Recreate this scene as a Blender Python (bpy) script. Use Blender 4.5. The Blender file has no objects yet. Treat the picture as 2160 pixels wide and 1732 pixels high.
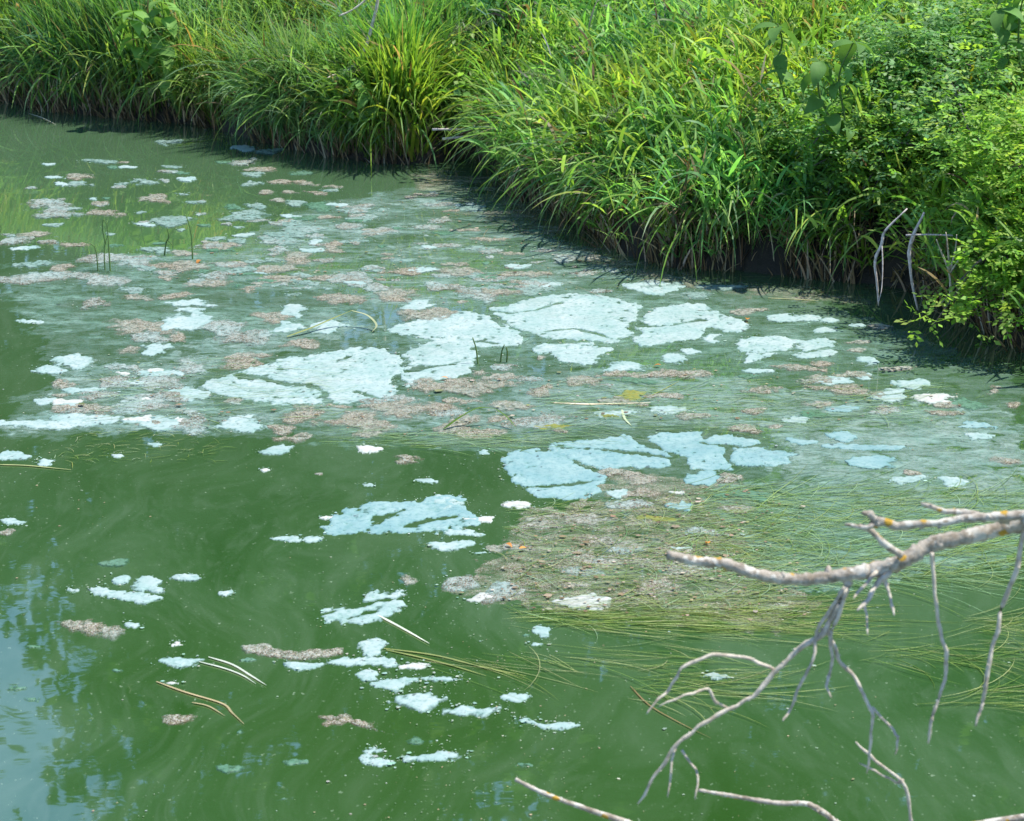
import bpy, math, random
import numpy as np
from mathutils import Vector, Matrix

RNG = np.random.default_rng(7)
random.seed(7)
R = math.radians
scene = bpy.context.scene
col = scene.collection

# ------------------------------------------------------------------ camera
CAM_H, PITCH, F = 2.4, R(17.0), 4911.0          # F: focal length in photograph pixels (2160 wide)
cam_d = bpy.data.cameras.new('camera')
cam = bpy.data.objects.new('camera', cam_d); col.objects.link(cam)
cam.location = (0, 0, CAM_H)
cam.rotation_euler = (math.pi/2 - PITCH, 0, 0)
cam_d.sensor_fit = 'HORIZONTAL'; cam_d.sensor_width = 36.0
cam_d.lens = F * 36.0 / 2160.0
cam_d.clip_start = 0.05; cam_d.clip_end = 3000
cam_d.dof.use_dof = True; cam_d.dof.focus_distance = 8.6; cam_d.dof.aperture_fstop = 10.5
scene.camera = cam

# ------------------------------------------------------------------ sky, sun, exposure
SUN_EL, SUN_AZ = R(66), R(88)                   # azimuth clockwise from +Y (the view direction)
world = bpy.data.worlds.new('World'); scene.world = world; world.use_nodes = True
wn = world.node_tree.nodes; wl = world.node_tree.links
sky = wn.new('ShaderNodeTexSky'); sky.sky_type = 'NISHITA'; sky.sun_disc = False
sky.sun_elevation = SUN_EL; sky.sun_rotation = SUN_AZ
sky.air_density = 1.0; sky.dust_density = 0.1; sky.ozone_density = 6.0
wn['Background'].inputs['Strength'].default_value = 0.15
wl.new(sky.outputs[0], wn['Background'].inputs['Color'])
sun_dir = Vector((math.sin(SUN_AZ)*math.cos(SUN_EL), math.cos(SUN_AZ)*math.cos(SUN_EL), math.sin(SUN_EL)))
sd_ = bpy.data.lights.new('sun', 'SUN'); sd_.energy = 4.6; sd_.angle = R(0.53); sd_.color = (1.0, 0.95, 0.87)
sun = bpy.data.objects.new('sun', sd_); col.objects.link(sun)
sun.rotation_euler = sun_dir.to_track_quat('Z', 'Y').to_euler()
sun.location = (20, 20, 40)
vs = scene.view_settings
vs.view_transform = 'Standard'; vs.look = 'None'; vs.gamma = 1.0; vs.use_curve_mapping = False
vs.exposure = 0.82
scene.cycles.use_denoising = True
scene.cycles.max_bounces = 5; scene.cycles.transparent_max_bounces = 20
scene.cycles.sample_clamp_indirect = 4.0

# ------------------------------------------------------------------ pixel <-> world
cp, sp = math.cos(PITCH), math.sin(PITCH)
def ray(u, v):
    x = (u-1080)/F; y = (866-v)/F
    return np.array([x, cp + y*sp, -sp + y*cp])
def gnd(u, v, z=0.0):                            # the point of the level plane z seen at photograph pixel u, v
    d = ray(u, v); t = (z-CAM_H)/d[2]
    return np.array([d[0]*t, d[1]*t, z])
def atY(u, v, Y):                                # the point at distance Y
    d = ray(u, v); t = Y/d[1]
    return np.array([d[0]*t, Y, CAM_H + d[2]*t])
def proj(P):
    P = np.atleast_2d(P); x, y, z = P[:,0], P[:,1], P[:,2]-CAM_H
    f = y*cp - z*sp; up = y*sp + z*cp
    f = np.where(f < .05, .05, f)
    return 1080 + F*x/f, 866 - F*up/f
def mpp(u, v): return gnd(u, v)[1]/F

# ------------------------------------------------------------------ numpy noise
def _hash(ix, iy, s):
    n = (ix.astype(np.int64)*374761393 + iy.astype(np.int64)*668265263 + s*982451653) & 0x7fffffff
    n = ((n ^ (n >> 13))*1274126177) & 0x7fffffff
    n = n ^ (n >> 16)
    return (n & 0xffff)/65535.0
def vnoise(x, y, s=0):
    ix = np.floor(x); iy = np.floor(y); fx = x-ix; fy = y-iy
    fx = fx*fx*(3-2*fx); fy = fy*fy*(3-2*fy)
    a = _hash(ix, iy, s); b = _hash(ix+1, iy, s); c = _hash(ix, iy+1, s); d = _hash(ix+1, iy+1, s)
    return (a*(1-fx)+b*fx)*(1-fy) + (c*(1-fx)+d*fx)*fy
def fbm(x, y, s=0, o=4):
    t = 0; a = .5; n = 0
    for k in range(o):
        t = t + a*(vnoise(x, y, s+k*17)*2-1); n += a; a *= .55; x = x*2.03+3.1; y = y*2.03+1.7
    return t/n
def seg_dist(px, py, a, b):
    ax, ay = a; dx, dy = b[0]-ax, b[1]-ay
    t = np.clip(((px-ax)*dx + (py-ay)*dy)/(dx*dx+dy*dy+1e-12), 0, 1)
    return np.hypot(px-ax-t*dx, py-ay-t*dy)
def poly_sd(px, py, poly):                       # > 0 inside
    d = np.full(px.shape, 1e9); ins = np.zeros(px.shape, bool)
    n = len(poly)
    for i in range(n):
        a, b = poly[i], poly[(i+1) % n]
        d = np.minimum(d, seg_dist(px, py, a, b))
        c = ((a[1] > py) != (b[1] > py)) & (px < (b[0]-a[0])*(py-a[1])/((b[1]-a[1]) or 1e-12)+a[0])
        ins ^= c
    return np.where(ins, d, -d)

# ------------------------------------------------------------------ meshes and objects
def np_mesh(name, V, T, tint=None, smooth=True):
    V = np.asarray(V, np.float32).reshape(-1, 3); T = np.asarray(T, np.int32).reshape(-1, 3)
    me = bpy.data.meshes.new(name)
    me.vertices.add(len(V)); me.vertices.foreach_set('co', V.ravel())
    me.loops.add(T.size); me.loops.foreach_set('vertex_index', T.ravel())
    me.polygons.add(len(T)); me.polygons.foreach_set('loop_start', np.arange(0, T.size, 3, dtype=np.int32))
    me.polygons.foreach_set('use_smooth', np.full(len(T), smooth))
    if tint is not None:
        at = me.color_attributes.new('tint', 'FLOAT_COLOR', 'POINT')
        c = np.ones((len(V), 4), np.float32); c[:, :3] = tint; at.data.foreach_set('color', c.ravel())
    me.update(calc_edges=True)
    return me
def obj(name, me, mat=None, parent=None):
    o = bpy.data.objects.new(name, me); col.objects.link(o)
    if mat is not None and me is not None and not me.materials: me.materials.append(mat)
    if parent is not None: o.parent = parent
    return o
def tag(o, label, cat, group=None, kind=None):
    o['label'] = label; o['category'] = cat
    if group: o['group'] = group
    if kind: o['kind'] = kind
    return o
def empty(name, loc=(0, 0, 0)):
    o = bpy.data.objects.new(name, None); col.objects.link(o); o.location = loc; o.empty_display_size = .1
    return o
class Bag:                                       # collects numpy pieces into one mesh
    def __init__(s): s.V = []; s.T = []; s.C = []; s.n = 0
    def add(s, V, T, C=None):
        V = np.asarray(V, float).reshape(-1, 3); s.V.append(V); s.T.append(np.asarray(T).reshape(-1, 3)+s.n)
        if C is not None: s.C.append(np.broadcast_to(np.asarray(C, float), (len(V), 3)))
        s.n += len(V)
    def mesh(s, name, smooth=True, origin=None):
        V = np.concatenate(s.V)
        if origin is not None: V = V - np.asarray(origin)
        return np_mesh(name, V, np.concatenate(s.T), np.concatenate(s.C) if s.C else None, smooth)

# ------------------------------------------------------------------ materials
def newmat(name):
    m = bpy.data.materials.new(name); m.use_nodes = True
    nt = m.node_tree; return m, nt.nodes, nt.links, nt.nodes['Principled BSDF']
def noise(n, l, vec, scale, detail=4, rough=.55, dist=0):
    t = n.new('ShaderNodeTexNoise'); t.inputs['Scale'].default_value = scale; t.inputs['Detail'].default_value = detail
    t.inputs['Roughness'].default_value = rough; t.inputs['Distortion'].default_value = dist
    if vec is not None: l.new(vec, t.inputs['Vector'])
    return t
def ramp(n, l, fac, stops, interp='LINEAR'):
    r = n.new('ShaderNodeValToRGB'); e = r.color_ramp.elements; r.color_ramp.interpolation = interp
    while len(e) < len(stops): e.new(.5)
    for k, (p, c) in enumerate(stops):
        e[k].position = p; e[k].color = (*c, 1) if len(c) == 3 else c
    l.new(fac, r.inputs[0]); return r
def mixc(n, l, fac, a, b, mode='MIX'):
    m = n.new('ShaderNodeMix'); m.data_type = 'RGBA'; m.blend_type = mode
    for s, v in ((0, fac), (6, a), (7, b)):
        if hasattr(v, 'links'): l.new(v, m.inputs[s])
        elif s == 0: m.inputs[0].default_value = v
        else: m.inputs[s].default_value = (*v, 1)
    return m.outputs[2]
def mapping(n, l, src, scale=(1, 1, 1), rot=(0, 0, 0)):
    m = n.new('ShaderNodeMapping'); m.inputs['Scale'].default_value = scale; m.inputs['Rotation'].default_value = rot
    l.new(src, m.inputs['Vector']); return m.outputs[0]
def bump(n, l, h, strength, dist, b):
    k = n.new('ShaderNodeBump'); k.inputs['Strength'].default_value = strength; k.inputs['Distance'].default_value = dist
    l.new(h, k.inputs['Height']); l.new(k.outputs[0], b.inputs['Normal']); return k
BW = ((0, (0, 0, 0)), (1, (1, 1, 1)))

def water_material():
    m, n, l, b = newmat('algal_water')
    g = n.new('ShaderNodeNewGeometry').outputs['Position']
    # warped coordinates make the slow swirls of the bloom
    w1 = noise(n, l, mapping(n, l, g, (.55, .4, 1)), 1.0, 3)
    va = n.new('ShaderNodeVectorMath'); va.operation = 'MULTIPLY_ADD'
    l.new(w1.outputs['Color'], va.inputs[0]); va.inputs[1].default_value = (1.6, 1.6, 0); l.new(g, va.inputs[2])
    sw = noise(n, l, mapping(n, l, va.outputs[0], (2.6, .9, 1), (0, 0, .6)), 1.0, 6, .6, .6)
    fine = noise(n, l, mapping(n, l, va.outputs[0], (11, 2.6, 1), (0, 0, .8)), 1.6, 7, .68, .5)
    big = noise(n, l, g, .35, 2)
    c1 = ramp(n, l, sw.outputs[0], ((.30, (.021, .068, .015)), (.48, (.034, .088, .027)), (.67, (.062, .123, .056))))
    c2 = mixc(n, l, ramp(n, l, fine.outputs[0], ((.48, (0, 0, 0)), (.74, (.5, .5, .5)))).outputs[0], c1.outputs[0], (.085, .145, .080))
    c3 = mixc(n, l, ramp(n, l, big.outputs[0], ((.45, (0, 0, 0)), (.62, (.5, .5, .5)))).outputs[0], c2, (.026, .072, .010))
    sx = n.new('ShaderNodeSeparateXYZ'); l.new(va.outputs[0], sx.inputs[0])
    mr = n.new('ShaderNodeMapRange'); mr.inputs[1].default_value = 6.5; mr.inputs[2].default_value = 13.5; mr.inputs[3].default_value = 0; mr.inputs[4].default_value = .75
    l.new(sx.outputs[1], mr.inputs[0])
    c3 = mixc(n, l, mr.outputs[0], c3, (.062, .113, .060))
    # tiny pale particles in the water
    sp1 = noise(n, l, mapping(n, l, g, (1, .6, 1)), 75, 2, .6)
    spots = ramp(n, l, sp1.outputs[0], ((.66, (0, 0, 0)), (.73, (1, 1, 1))))
    dens = ramp(n, l, fine.outputs[0], ((.38, (.15, .15, .15)), (.62, (.9, .9, .9))))
    sf = n.new('ShaderNodeMath'); sf.operation = 'MULTIPLY'
    l.new(spots.outputs[0], sf.inputs[0]); l.new(dens.outputs[0], sf.inputs[1])
    c4 = mixc(n, l, sf.outputs[0], c3, (.20, .28, .18))
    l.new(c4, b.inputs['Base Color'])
    b.inputs['Roughness'].default_value = .02; b.inputs['IOR'].default_value = 2.6
    rip = noise(n, l, mapping(n, l, g, (5, 7, 1)), 1.0, 3, .5, .3)
    bump(n, l, rip.outputs[0], .016, .02, b)
    return m
def crust_material(name, base, alt, dark, speck=None, speck_amt=0.0, alpha=1.0, rough=.75, scale=1.0, body=1.0, rimfade=.25):
    """crusty algae scum; speck adds the seeds and brown crumbs lying on it"""
    m, n, l, b = newmat(name)
    g = n.new('ShaderNodeNewGeometry').outputs['Position']
    a = noise(n, l, g, 7*scale, 4, .6)
    c = mixc(n, l, ramp(n, l, a.outputs[0], ((.35, (0, 0, 0)), (.65, (1, 1, 1)))).outputs[0], base, alt)
    f = noise(n, l, g, 55, 3, .7)
    c = mixc(n, l, ramp(n, l, f.outputs[0], ((.50, (0, 0, 0)), (.70, (.8, .8, .8)))).outputs[0], c, dark)
    st = noise(n, l, g, 2.6, 5, .7)
    c = mixc(n, l, ramp(n, l, st.outputs[0], ((.52, (0, 0, 0)), (.75, (.5, .5, .5)))).outputs[0], c, tuple(.75*x+.25*y for x, y in zip(dark, (.25, .22, .16))))
    at = n.new('ShaderNodeAttribute'); at.attribute_name = 'tint'     # 0 at the wet rim, 1 on the dry crust
    rn = noise(n, l, g, 26, 4, .7)
    ra = n.new('ShaderNodeMath'); ra.operation = 'MULTIPLY_ADD'; ra.inputs[1].default_value = .9; ra.inputs[2].default_value = -.45
    l.new(rn.outputs[0], ra.inputs[0])
    rb = n.new('ShaderNodeMath'); rb.operation = 'ADD'; l.new(at.outputs['Fac'], rb.inputs[0]); l.new(ra.outputs[0], rb.inputs[1])
    c = mixc(n, l, ramp(n, l, rb.outputs[0], ((.05, (.85, .85, .85)), (.75, (0, 0, 0)))).outputs[0], c, tuple(.55*x+.45*y for x, y in zip(base, (.04, .17, .12))))
    pr = noise(n, l, mapping(n, l, g, (1, .7, 1)), 30, 3, .6)
    c = mixc(n, l, ramp(n, l, pr.outputs[0], ((.655, (0, 0, 0)), (.71, (.85, .85, .85)))).outputs[0], c, tuple(.25*x for x in base))
    if speck is not None:
        v = n.new('ShaderNodeTexVoronoi'); v.inputs['Scale'].default_value = 390; v.inputs['Randomness'].default_value = 1
        l.new(mapping(n, l, g, (1, .8, 1)), v.inputs['Vector'])
        hs = n.new('ShaderNodeSeparateColor'); l.new(v.outputs['Color'], hs.inputs[0])
        sc_ = ramp(n, l, hs.outputs[0], tuple((k/len(speck), s) for k, s in enumerate(speck)), 'CONSTANT')
        big = noise(n, l, g, 5.5, 3, .6)
        th = n.new('ShaderNodeMath'); th.operation = 'MULTIPLY_ADD'; th.inputs[1].default_value = 2.6
        l.new(big.outputs[0], th.inputs[0]); th.inputs[2].default_value = -1.3 + speck_amt
        th.use_clamp = True
        gate = n.new('ShaderNodeMath'); gate.operation = 'LESS_THAN'
        l.new(hs.outputs[1], gate.inputs[0]); l.new(th.outputs[0], gate.inputs[1])
        c = mixc(n, l, gate.outputs[0], c, sc_.outputs[0])
    l.new(c, b.inputs['Base Color'])
    b.inputs['Roughness'].default_value = rough; b.inputs['Specular IOR Level'].default_value = .25
    k = noise(n, l, g, 90, 3, .7); bump(n, l, k.outputs[0], .5, .005, b)
    if alpha >= 1:
        h = noise(n, l, mapping(n, l, g, (1, .75, 1)), 48, 4, .75); q = ramp(n, l, h.outputs[0], ((.30, (body*.15,)*3), (.30+.28*body**.5, (1, 1, 1)))) if body < 1 else None
        rr = ramp(n, l, rb.outputs[0], ((.0, (0, 0, 0)), (max(.02, rimfade), (1, 1, 1))))
        al = rr.outputs[0]
        if q is not None:
            mu = n.new('ShaderNodeMath'); mu.operation = 'MULTIPLY'; l.new(al, mu.inputs[0]); l.new(q.outputs[0], mu.inputs[1]); al = mu.outputs[0]
        l.new(al, b.inputs['Alpha'])
    if alpha < 1:
        s = noise(n, l, mapping(n, l, g, (5, 9, 1), (0, 0, .25)), 2.0, 7, .72, .9)
        r = ramp(n, l, s.outputs[0], ((.36, (0, 0, 0)), (.66, (alpha, alpha, alpha))))
        rr = ramp(n, l, rb.outputs[0], ((.0, (0, 0, 0)), (.9, (1, 1, 1))))
        mu = n.new('ShaderNodeMath'); mu.operation = 'MULTIPLY'; l.new(r.outputs[0], mu.inputs[0]); l.new(rr.outputs[0], mu.inputs[1])
        l.new(mu.outputs[0], b.inputs['Alpha'])
    return m
def leaf_material(name, trans=.52, rough=.48, spec=.32, sat=1.0):
    m, n, l, b = newmat(name)
    t = n.new('ShaderNodeAttribute'); t.attribute_name = 'tint'
    g = n.new('ShaderNodeNewGeometry').outputs['Position']
    v = noise(n, l, g, 9, 2)
    c = mixc(n, l, 1.0, t.outputs['Color'], ramp(n, l, v.outputs[0], ((.3, (.72, .78, .7)), (.7, (1.2, 1.15, 1.1)))).outputs[0], 'MULTIPLY')
    l.new(c, b.inputs['Base Color']); b.inputs['Roughness'].default_value = rough
    b.inputs['Specular IOR Level'].default_value = spec
    tr = n.new('ShaderNodeBsdfTranslucent')
    ct = mixc(n, l, 1.0, c, (1.5, 1.45, .75), 'MULTIPLY'); l.new(ct, tr.inputs['Color'])
    mx = n.new('ShaderNodeMixShader'); mx.inputs[0].default_value = trans
    l.new(b.outputs[0], mx.inputs[1]); l.new(tr.outputs[0], mx.inputs[2])
    l.new(mx.outputs[0], n['Material Output'].inputs['Surface'])
    return m
def solid_leaf(name, rgb, trans=.38, rough=.4):
    m, n, l, b = newmat(name)
    g = n.new('ShaderNodeNewGeometry'); oi = n.new('ShaderNodeObjectInfo')
    v = noise(n, l, g.outputs['Position'], 30, 3)
    c = mixc(n, l, v.outputs[0], tuple(x*.8 for x in rgb), tuple(x*1.2 for x in rgb))
    hsv = n.new('ShaderNodeHueSaturation'); l.new(c, hsv.inputs['Color'])
    r = n.new('ShaderNodeMapRange'); r.inputs[3].default_value = .75; r.inputs[4].default_value = 1.2
    l.new(oi.outputs['Random'], r.inputs[0]); l.new(r.outputs[0], hsv.inputs['Value'])
    l.new(hsv.outputs[0], b.inputs['Base Color']); b.inputs['Roughness'].default_value = .6; b.inputs['Specular IOR Level'].default_value = .2
    bump(n, l, v.outputs[0], .3, .004, b)
    tr = n.new('ShaderNodeBsdfTranslucent'); l.new(mixc(n, l, 1.0, hsv.outputs[0], (1.4, 1.4, .7), 'MULTIPLY'), tr.inputs['Color'])
    mx = n.new('ShaderNodeMixShader'); mx.inputs[0].default_value = trans
    l.new(b.outputs[0], mx.inputs[1]); l.new(tr.outputs[0], mx.inputs[2])
    l.new(mx.outputs[0], n['Material Output'].inputs['Surface'])
    return m
def stick_material(name, a, b_, rough=.8, lichen=False, scale=60):
    m, n, l, b = newmat(name)
    g = n.new('ShaderNodeNewGeometry').outputs['Position']
    v = noise(n, l, g, scale, 4, .65)
    c = mixc(n, l, ramp(n, l, v.outputs[0], ((.36, (0, 0, 0)), (.62, (1, 1, 1)))).outputs[0], a, b_)
    if lichen:
        p = noise(n, l, g, 34, 3, .6)
        c = mixc(n, l, ramp(n, l, p.outputs[0], ((.53, (0, 0, 0)), (.57, (1, 1, 1)))).outputs[0], c, (.50, .475, .41))
        q = n.new('ShaderNodeTexVoronoi'); q.inputs['Scale'].default_value = 27; l.new(g, q.inputs['Vector'])
        w = noise(n, l, g, 120, 2)
        ad = n.new('ShaderNodeMath'); ad.operation = 'MULTIPLY_ADD'; ad.inputs[1].default_value = .22
        l.new(w.outputs[0], ad.inputs[0]); l.new(q.outputs['Distance'], ad.inputs[2])
        c = mixc(n, l, ramp(n, l, ad.outputs[0], ((.30, (1, 1, 1)), (.345, (0, 0, 0)))).outputs[0], c, (.40, .24, .03))
    l.new(c, b.inputs['Base Color']); b.inputs['Roughness'].default_value = rough
    b.inputs['Specular IOR Level'].default_value = .3
    k = noise(n, l, g, scale*2.5, 4, .7); bump(n, l, k.outputs[0], .7, .004, b)
    return m
def soil_material():
    m, n, l, b = newmat('muddy_soil')
    g = n.new('ShaderNodeNewGeometry').outputs['Position']
    a = noise(n, l, g, 6, 6, .65)
    c = ramp(n, l, a.outputs[0], ((.3, (.010, .009, .006)), (.55, (.022, .018, .011)), (.75, (.045, .036, .024))))
    l.new(c.outputs[0], b.inputs['Base Color']); b.inputs['Roughness'].default_value = .8
    bump(n, l, a.outputs[0], .8, .05, b)
    return m
BROWN = ((0.092, 0.068, 0.045), (0.194, 0.175, 0.135), (0.049, 0.039, 0.028), (0.253, 0.242, 0.2), (0.117, 0.087, 0.058), (0.282, 0.281, 0.245), (0.097, 0.112, 0.05), (0.166, 0.141, 0.1))
BROWN2 = tuple(tuple(min(1, 1.35*x) for x in c) for c in BROWN)
M = {
 'water': water_material(), 'soil': soil_material(),
 'p': crust_material('pale_crust', (.23, .335, .315), (.32, .39, .375), (.13, .235, .21), rimfade=.4),
 'q': crust_material('dull_mint_crust', (.155, .25, .215), (.215, .295, .265), (.09, .17, .14), body=.8, rimfade=.6),
 'veil': crust_material('thin_milky_veil', (.15, .255, .20), (.20, .29, .245), (.07, .16, .11), None, 0, .46, .5),
 'w': crust_material('white_foam_crust', (.38, .41, .38), (.44, .44, .41), (.28, .30, .26)),
 'u': crust_material('blue_crust', (.155, .275, .28), (.225, .335, .325), (.09, .20, .21), rimfade=.35),
 'm': crust_material('mixed_crust', (.22, .31, .29), (.27, .32, .29), (.11, .18, .15), BROWN, .34, body=.72, rimfade=.6),
 'b': crust_material('debris_crust', (.22, .24, .195), (.25, .29, .25), (.085, .11, .06), BROWN2, .58, body=.80, rimfade=.8),
 'g': crust_material('green_film', (.07, .17, .10), (.11, .21, .15), (.04, .11, .05), rough=.5, body=.7, rimfade=.8),
 'y': crust_material('yellow_weed', (.16, .18, .035), (.21, .20, .045), (.08, .12, .025)),
 'film': crust_material('milky_algae_film', (.15, .27, .20), (.20, .32, .26), (.07, .17, .11), None, 0, .85, .5),
 'filmw': crust_material('whitish_algae_film', (.19, .31, .265), (.245, .34, .295), (.09, .20, .145), None, 0, .9, .5),
 'weedmat': crust_material('weed_debris_mat', (.18, .24, .145), (.24, .28, .20), (.08, .14, .06), BROWN2, .50, .95, .7),
 'leaf': leaf_material('grass_blade'), 'dead': leaf_material('dead_blade', .15, .7, .2),
 'strand': leaf_material('wet_weed_strand', .15, .35, .5),
 'fleck': leaf_material('fleck', .1, .7, .2),
 'broad': solid_leaf('broad_leaf', (.17, .33, .075)), 'broad2': solid_leaf('big_dock_leaf', (.12, .25, .06)),
 'twig': stick_material('grey_twig', (.34, .285, .215), (.60, .54, .44)),
 'lichen': stick_material('lichened_bark', (.20, .165, .12), (.43, .385, .32), lichen=True),
 'stalk': stick_material('pale_dead_stalk', (.36, .30, .26), (.58, .52, .50)),
 'darktwig': stick_material('dark_twig', (.06, .05, .045), (.17, .15, .14)),  # dark grey-brown stems of the shrubs
 'stem': solid_leaf('green_stem', (.10, .17, .05), .1), 'bark': stick_material('tree_bark', (.05, .04, .03), (.15, .12, .09), scale=14),
 'orange': solid_leaf('orange_fallen_leaf', (.55, .24, .06), .2),
}

# ------------------------------------------------------------------ the lie of the land
shore_px = [(-260, 190), (0, 212), (100, 234), (250, 248), (420, 262), (560, 298), (700, 330), (830, 346), (930, 346),
            (1000, 330), (1060, 362), (1105, 415), (1190, 450), (1260, 495), (1330, 540), (1430, 562), (1560, 570), (1700, 585),
            (1830, 600), (1930, 615), (2030, 655), (2110, 705), (2200, 760)]
shore = [tuple(gnd(u, v)[:2]) for u, v in shore_px]
land = [(-600, 900), (-600, 60), (-60, 22), (-14, 17.4)] + shore + [(2.55, 7.0), (2.62, 5.2), (2.5, 3.5), (2.6, 0), (4, -20), (40, -300), (600, -300), (600, 900)]
def land_sd(x, y):
    return poly_sd(x, y, land)+.045*fbm(np.asarray(x)*2.6, np.asarray(y)*2.6, 41, 3)*(np.abs(np.asarray(x)) < 6)
def ground_h(x, y):
    d = land_sd(x, y)
    n1 = fbm(x*1.1, y*1.1, 5, 4)
    on = .20*np.clip(d/.10, 0, 1)**.6 + 1.7*(1-np.exp(-np.clip(d-.08, 0, None)*.36/1.7)) + n1*.07*np.clip(d/.4, 0, 1)
    return np.where(d > 0, on, np.maximum(d*.9, -1.4)-.02)
def grid_lines(segs):
    out = [segs[0][0]]
    for a, b, s in segs: out += list(np.linspace(a, b, max(2, int(round((b-a)/s))+1))[1:])
    return np.array(out)
gx = grid_lines([(-900, -60, 70), (-60, -9, 3), (-9, -3.6, .3), (-3.6, 3.2, .05), (3.2, 9, .3), (9, 60, 3), (60, 900, 70)])
gy = grid_lines([(-300, -20, 40), (-20, 6, 1), (6, 8, .1), (8, 15.6, .05), (15.6, 20, .2), (20, 60, 2), (60, 900, 70)])
X, Y = np.meshgrid(gx, gy); H = ground_h(X, Y)
nx, ny = len(gx), len(gy); I = np.arange(nx*ny).reshape(ny, nx)
a, b_, c, d = I[:-1, :-1], I[:-1, 1:], I[1:, 1:], I[1:, :-1]
T = np.concatenate([np.stack([a, b_, c], -1).reshape(-1, 3), np.stack([a, c, d], -1).reshape(-1, 3)])
ground = obj('ground', np_mesh('ground', np.stack([X, Y, H], -1), T), M['soil']); ground['kind'] = 'structure'
w = 900
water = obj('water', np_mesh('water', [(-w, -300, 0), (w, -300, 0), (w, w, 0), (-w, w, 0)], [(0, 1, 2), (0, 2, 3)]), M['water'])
water['kind'] = 'structure'
def gz(P):
    return ground_h(P[:, 0], P[:, 1])

# ------------------------------------------------------------------ ribbons (blades), tubes (stems)
def ribbons(base, az, th0, bend, L, W, nseg=6, twist=None, pw=1.3, prof=None, fold=0.0):
    N = len(base); az = np.broadcast_to(az, N); tw = np.zeros(N) if twist is None else twist
    k = (np.arange(nseg)+.5)/nseg
    th = np.asarray(th0)[:, None] + np.asarray(bend)[:, None]*k[None]**pw
    dr = np.stack([np.sin(th)*np.sin(az)[:, None], np.sin(th)*np.cos(az)[:, None], np.cos(th)], -1)
    pts = np.concatenate([np.zeros((N, 1, 3)), np.cumsum(dr*(np.asarray(L)/nseg)[:, None, None], 1)], 1) + base[:, None]
    side0 = np.stack([np.cos(az), -np.sin(az), np.zeros(N)], -1)[:, None]
    dn = np.concatenate([dr[:, :1], dr], 1)
    nrm = np.cross(dn, np.broadcast_to(side0, dn.shape))
    sd = np.cos(tw)[:, None, None]*side0 + np.sin(tw)[:, None, None]*nrm
    if prof is None: prof = np.interp(np.linspace(0, 1, nseg+1), [0, .12, .35, .7, 1], [.55, .85, 1, .75, 0])
    hw = sd*(np.asarray(W)[:, None]*.5*prof[None])[..., None]
    Lf = pts-hw; Rt = pts+hw
    V = np.concatenate([np.stack([Lf[:, :-1], Rt[:, :-1]], 2).reshape(N, -1, 3), pts[:, -1:]], 1)
    t = []
    for q in range(nseg-1): t += [(2*q, 2*q+1, 2*q+3), (2*q, 2*q+3, 2*q+2)]
    t.append((2*nseg-2, 2*nseg-1, 2*nseg))
    T = np.asarray(t)[None] + (np.arange(N)*(2*nseg+1))[:, None, None]
    return V, T
def add_ribbons(bag, base, az, th0, bend, L, W, tint, **k):
    if len(base) == 0: return
    V, T = ribbons(base, az, th0, bend, L, W, **k)
    bag.add(V.reshape(-1, 3), T.reshape(-1, 3), np.repeat(tint, V.shape[1], 0))
def smooth_path(pts, rad, n=5):
    P = np.asarray(pts, float); r = np.asarray(rad, float)
    if len(P) < 3: 
        t = np.linspace(0, 1, n+1)[:, None]; return P[0]*(1-t)+P[1]*t, np.interp(t[:, 0], [0, 1], r)
    Q = np.vstack([2*P[0]-P[1], P, 2*P[-1]-P[-2]]); out = []; ro = []
    for i in range(len(P)-1):
        p0, p1, p2, p3 = Q[i:i+4]
        for t in np.arange(n)/n:
            out.append(.5*((2*p1)+(-p0+p2)*t+(2*p0-5*p1+4*p2-p3)*t*t+(-p0+3*p1-3*p2+p3)*t**3)); ro.append(r[i]*(1-t)+r[i+1]*t)
    out.append(P[-1]); ro.append(r[-1])
    return np.array(out), np.array(ro)
def tube(pts, rad, sides=7, n=4, lump=.0, seed=0):
    P, r = smooth_path(pts, rad, n)
    rg = np.random.default_rng(seed)
    Tn = np.gradient(P, axis=0); Tn /= np.linalg.norm(Tn, axis=1)[:, None]+1e-12
    up = np.array([0.31, .2, .93]); V = []
    A = np.cross(Tn, up); A /= np.linalg.norm(A, axis=1)[:, None]+1e-9; B = np.cross(Tn, A)
    ang = np.arange(sides)*2*math.pi/sides
    lm = 1+lump*rg.uniform(-1, 1, (len(P), sides)) + lump*rg.uniform(-.8, 1.1, (len(P), 1))
    V = P[:, None] + (A[:, None]*np.cos(ang)[None, :, None] + B[:, None]*np.sin(ang)[None, :, None])*(r[:, None]*lm)[..., None]
    V = np.concatenate([V.reshape(-1, 3), P[:1], P[-1:]]); t = []; m = len(P)
    for i in range(m-1):
        for s in range(sides):
            q = (s+1) % sides; t += [(i*sides+s, i*sides+q, (i+1)*sides+q), (i*sides+s, (i+1)*sides+q, (i+1)*sides+s)]
    for s in range(sides):
        q = (s+1) % sides; t += [(m*sides, q, s), (m*sides+1, (m-1)*sides+s, (m-1)*sides+q)]
    return V, np.array(t)
def tube_obj(name, pts, rad, mat, parent=None, sides=7, n=4, lump=.05, seed=0, origin=None):
    V, T = tube(pts, rad, sides, n, lump, seed)
    org = np.zeros(3) if parent is not None else (np.asarray(pts[0]) if origin is None else np.asarray(origin))
    o = obj(name, np_mesh(name, V-org, T), mat, parent)
    if parent is None: o.location = org
    return o
def blend(a, b, t): return np.asarray(a)[None]*(1-t[:, None]) + np.asarray(b)[None]*t[:, None]

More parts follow.
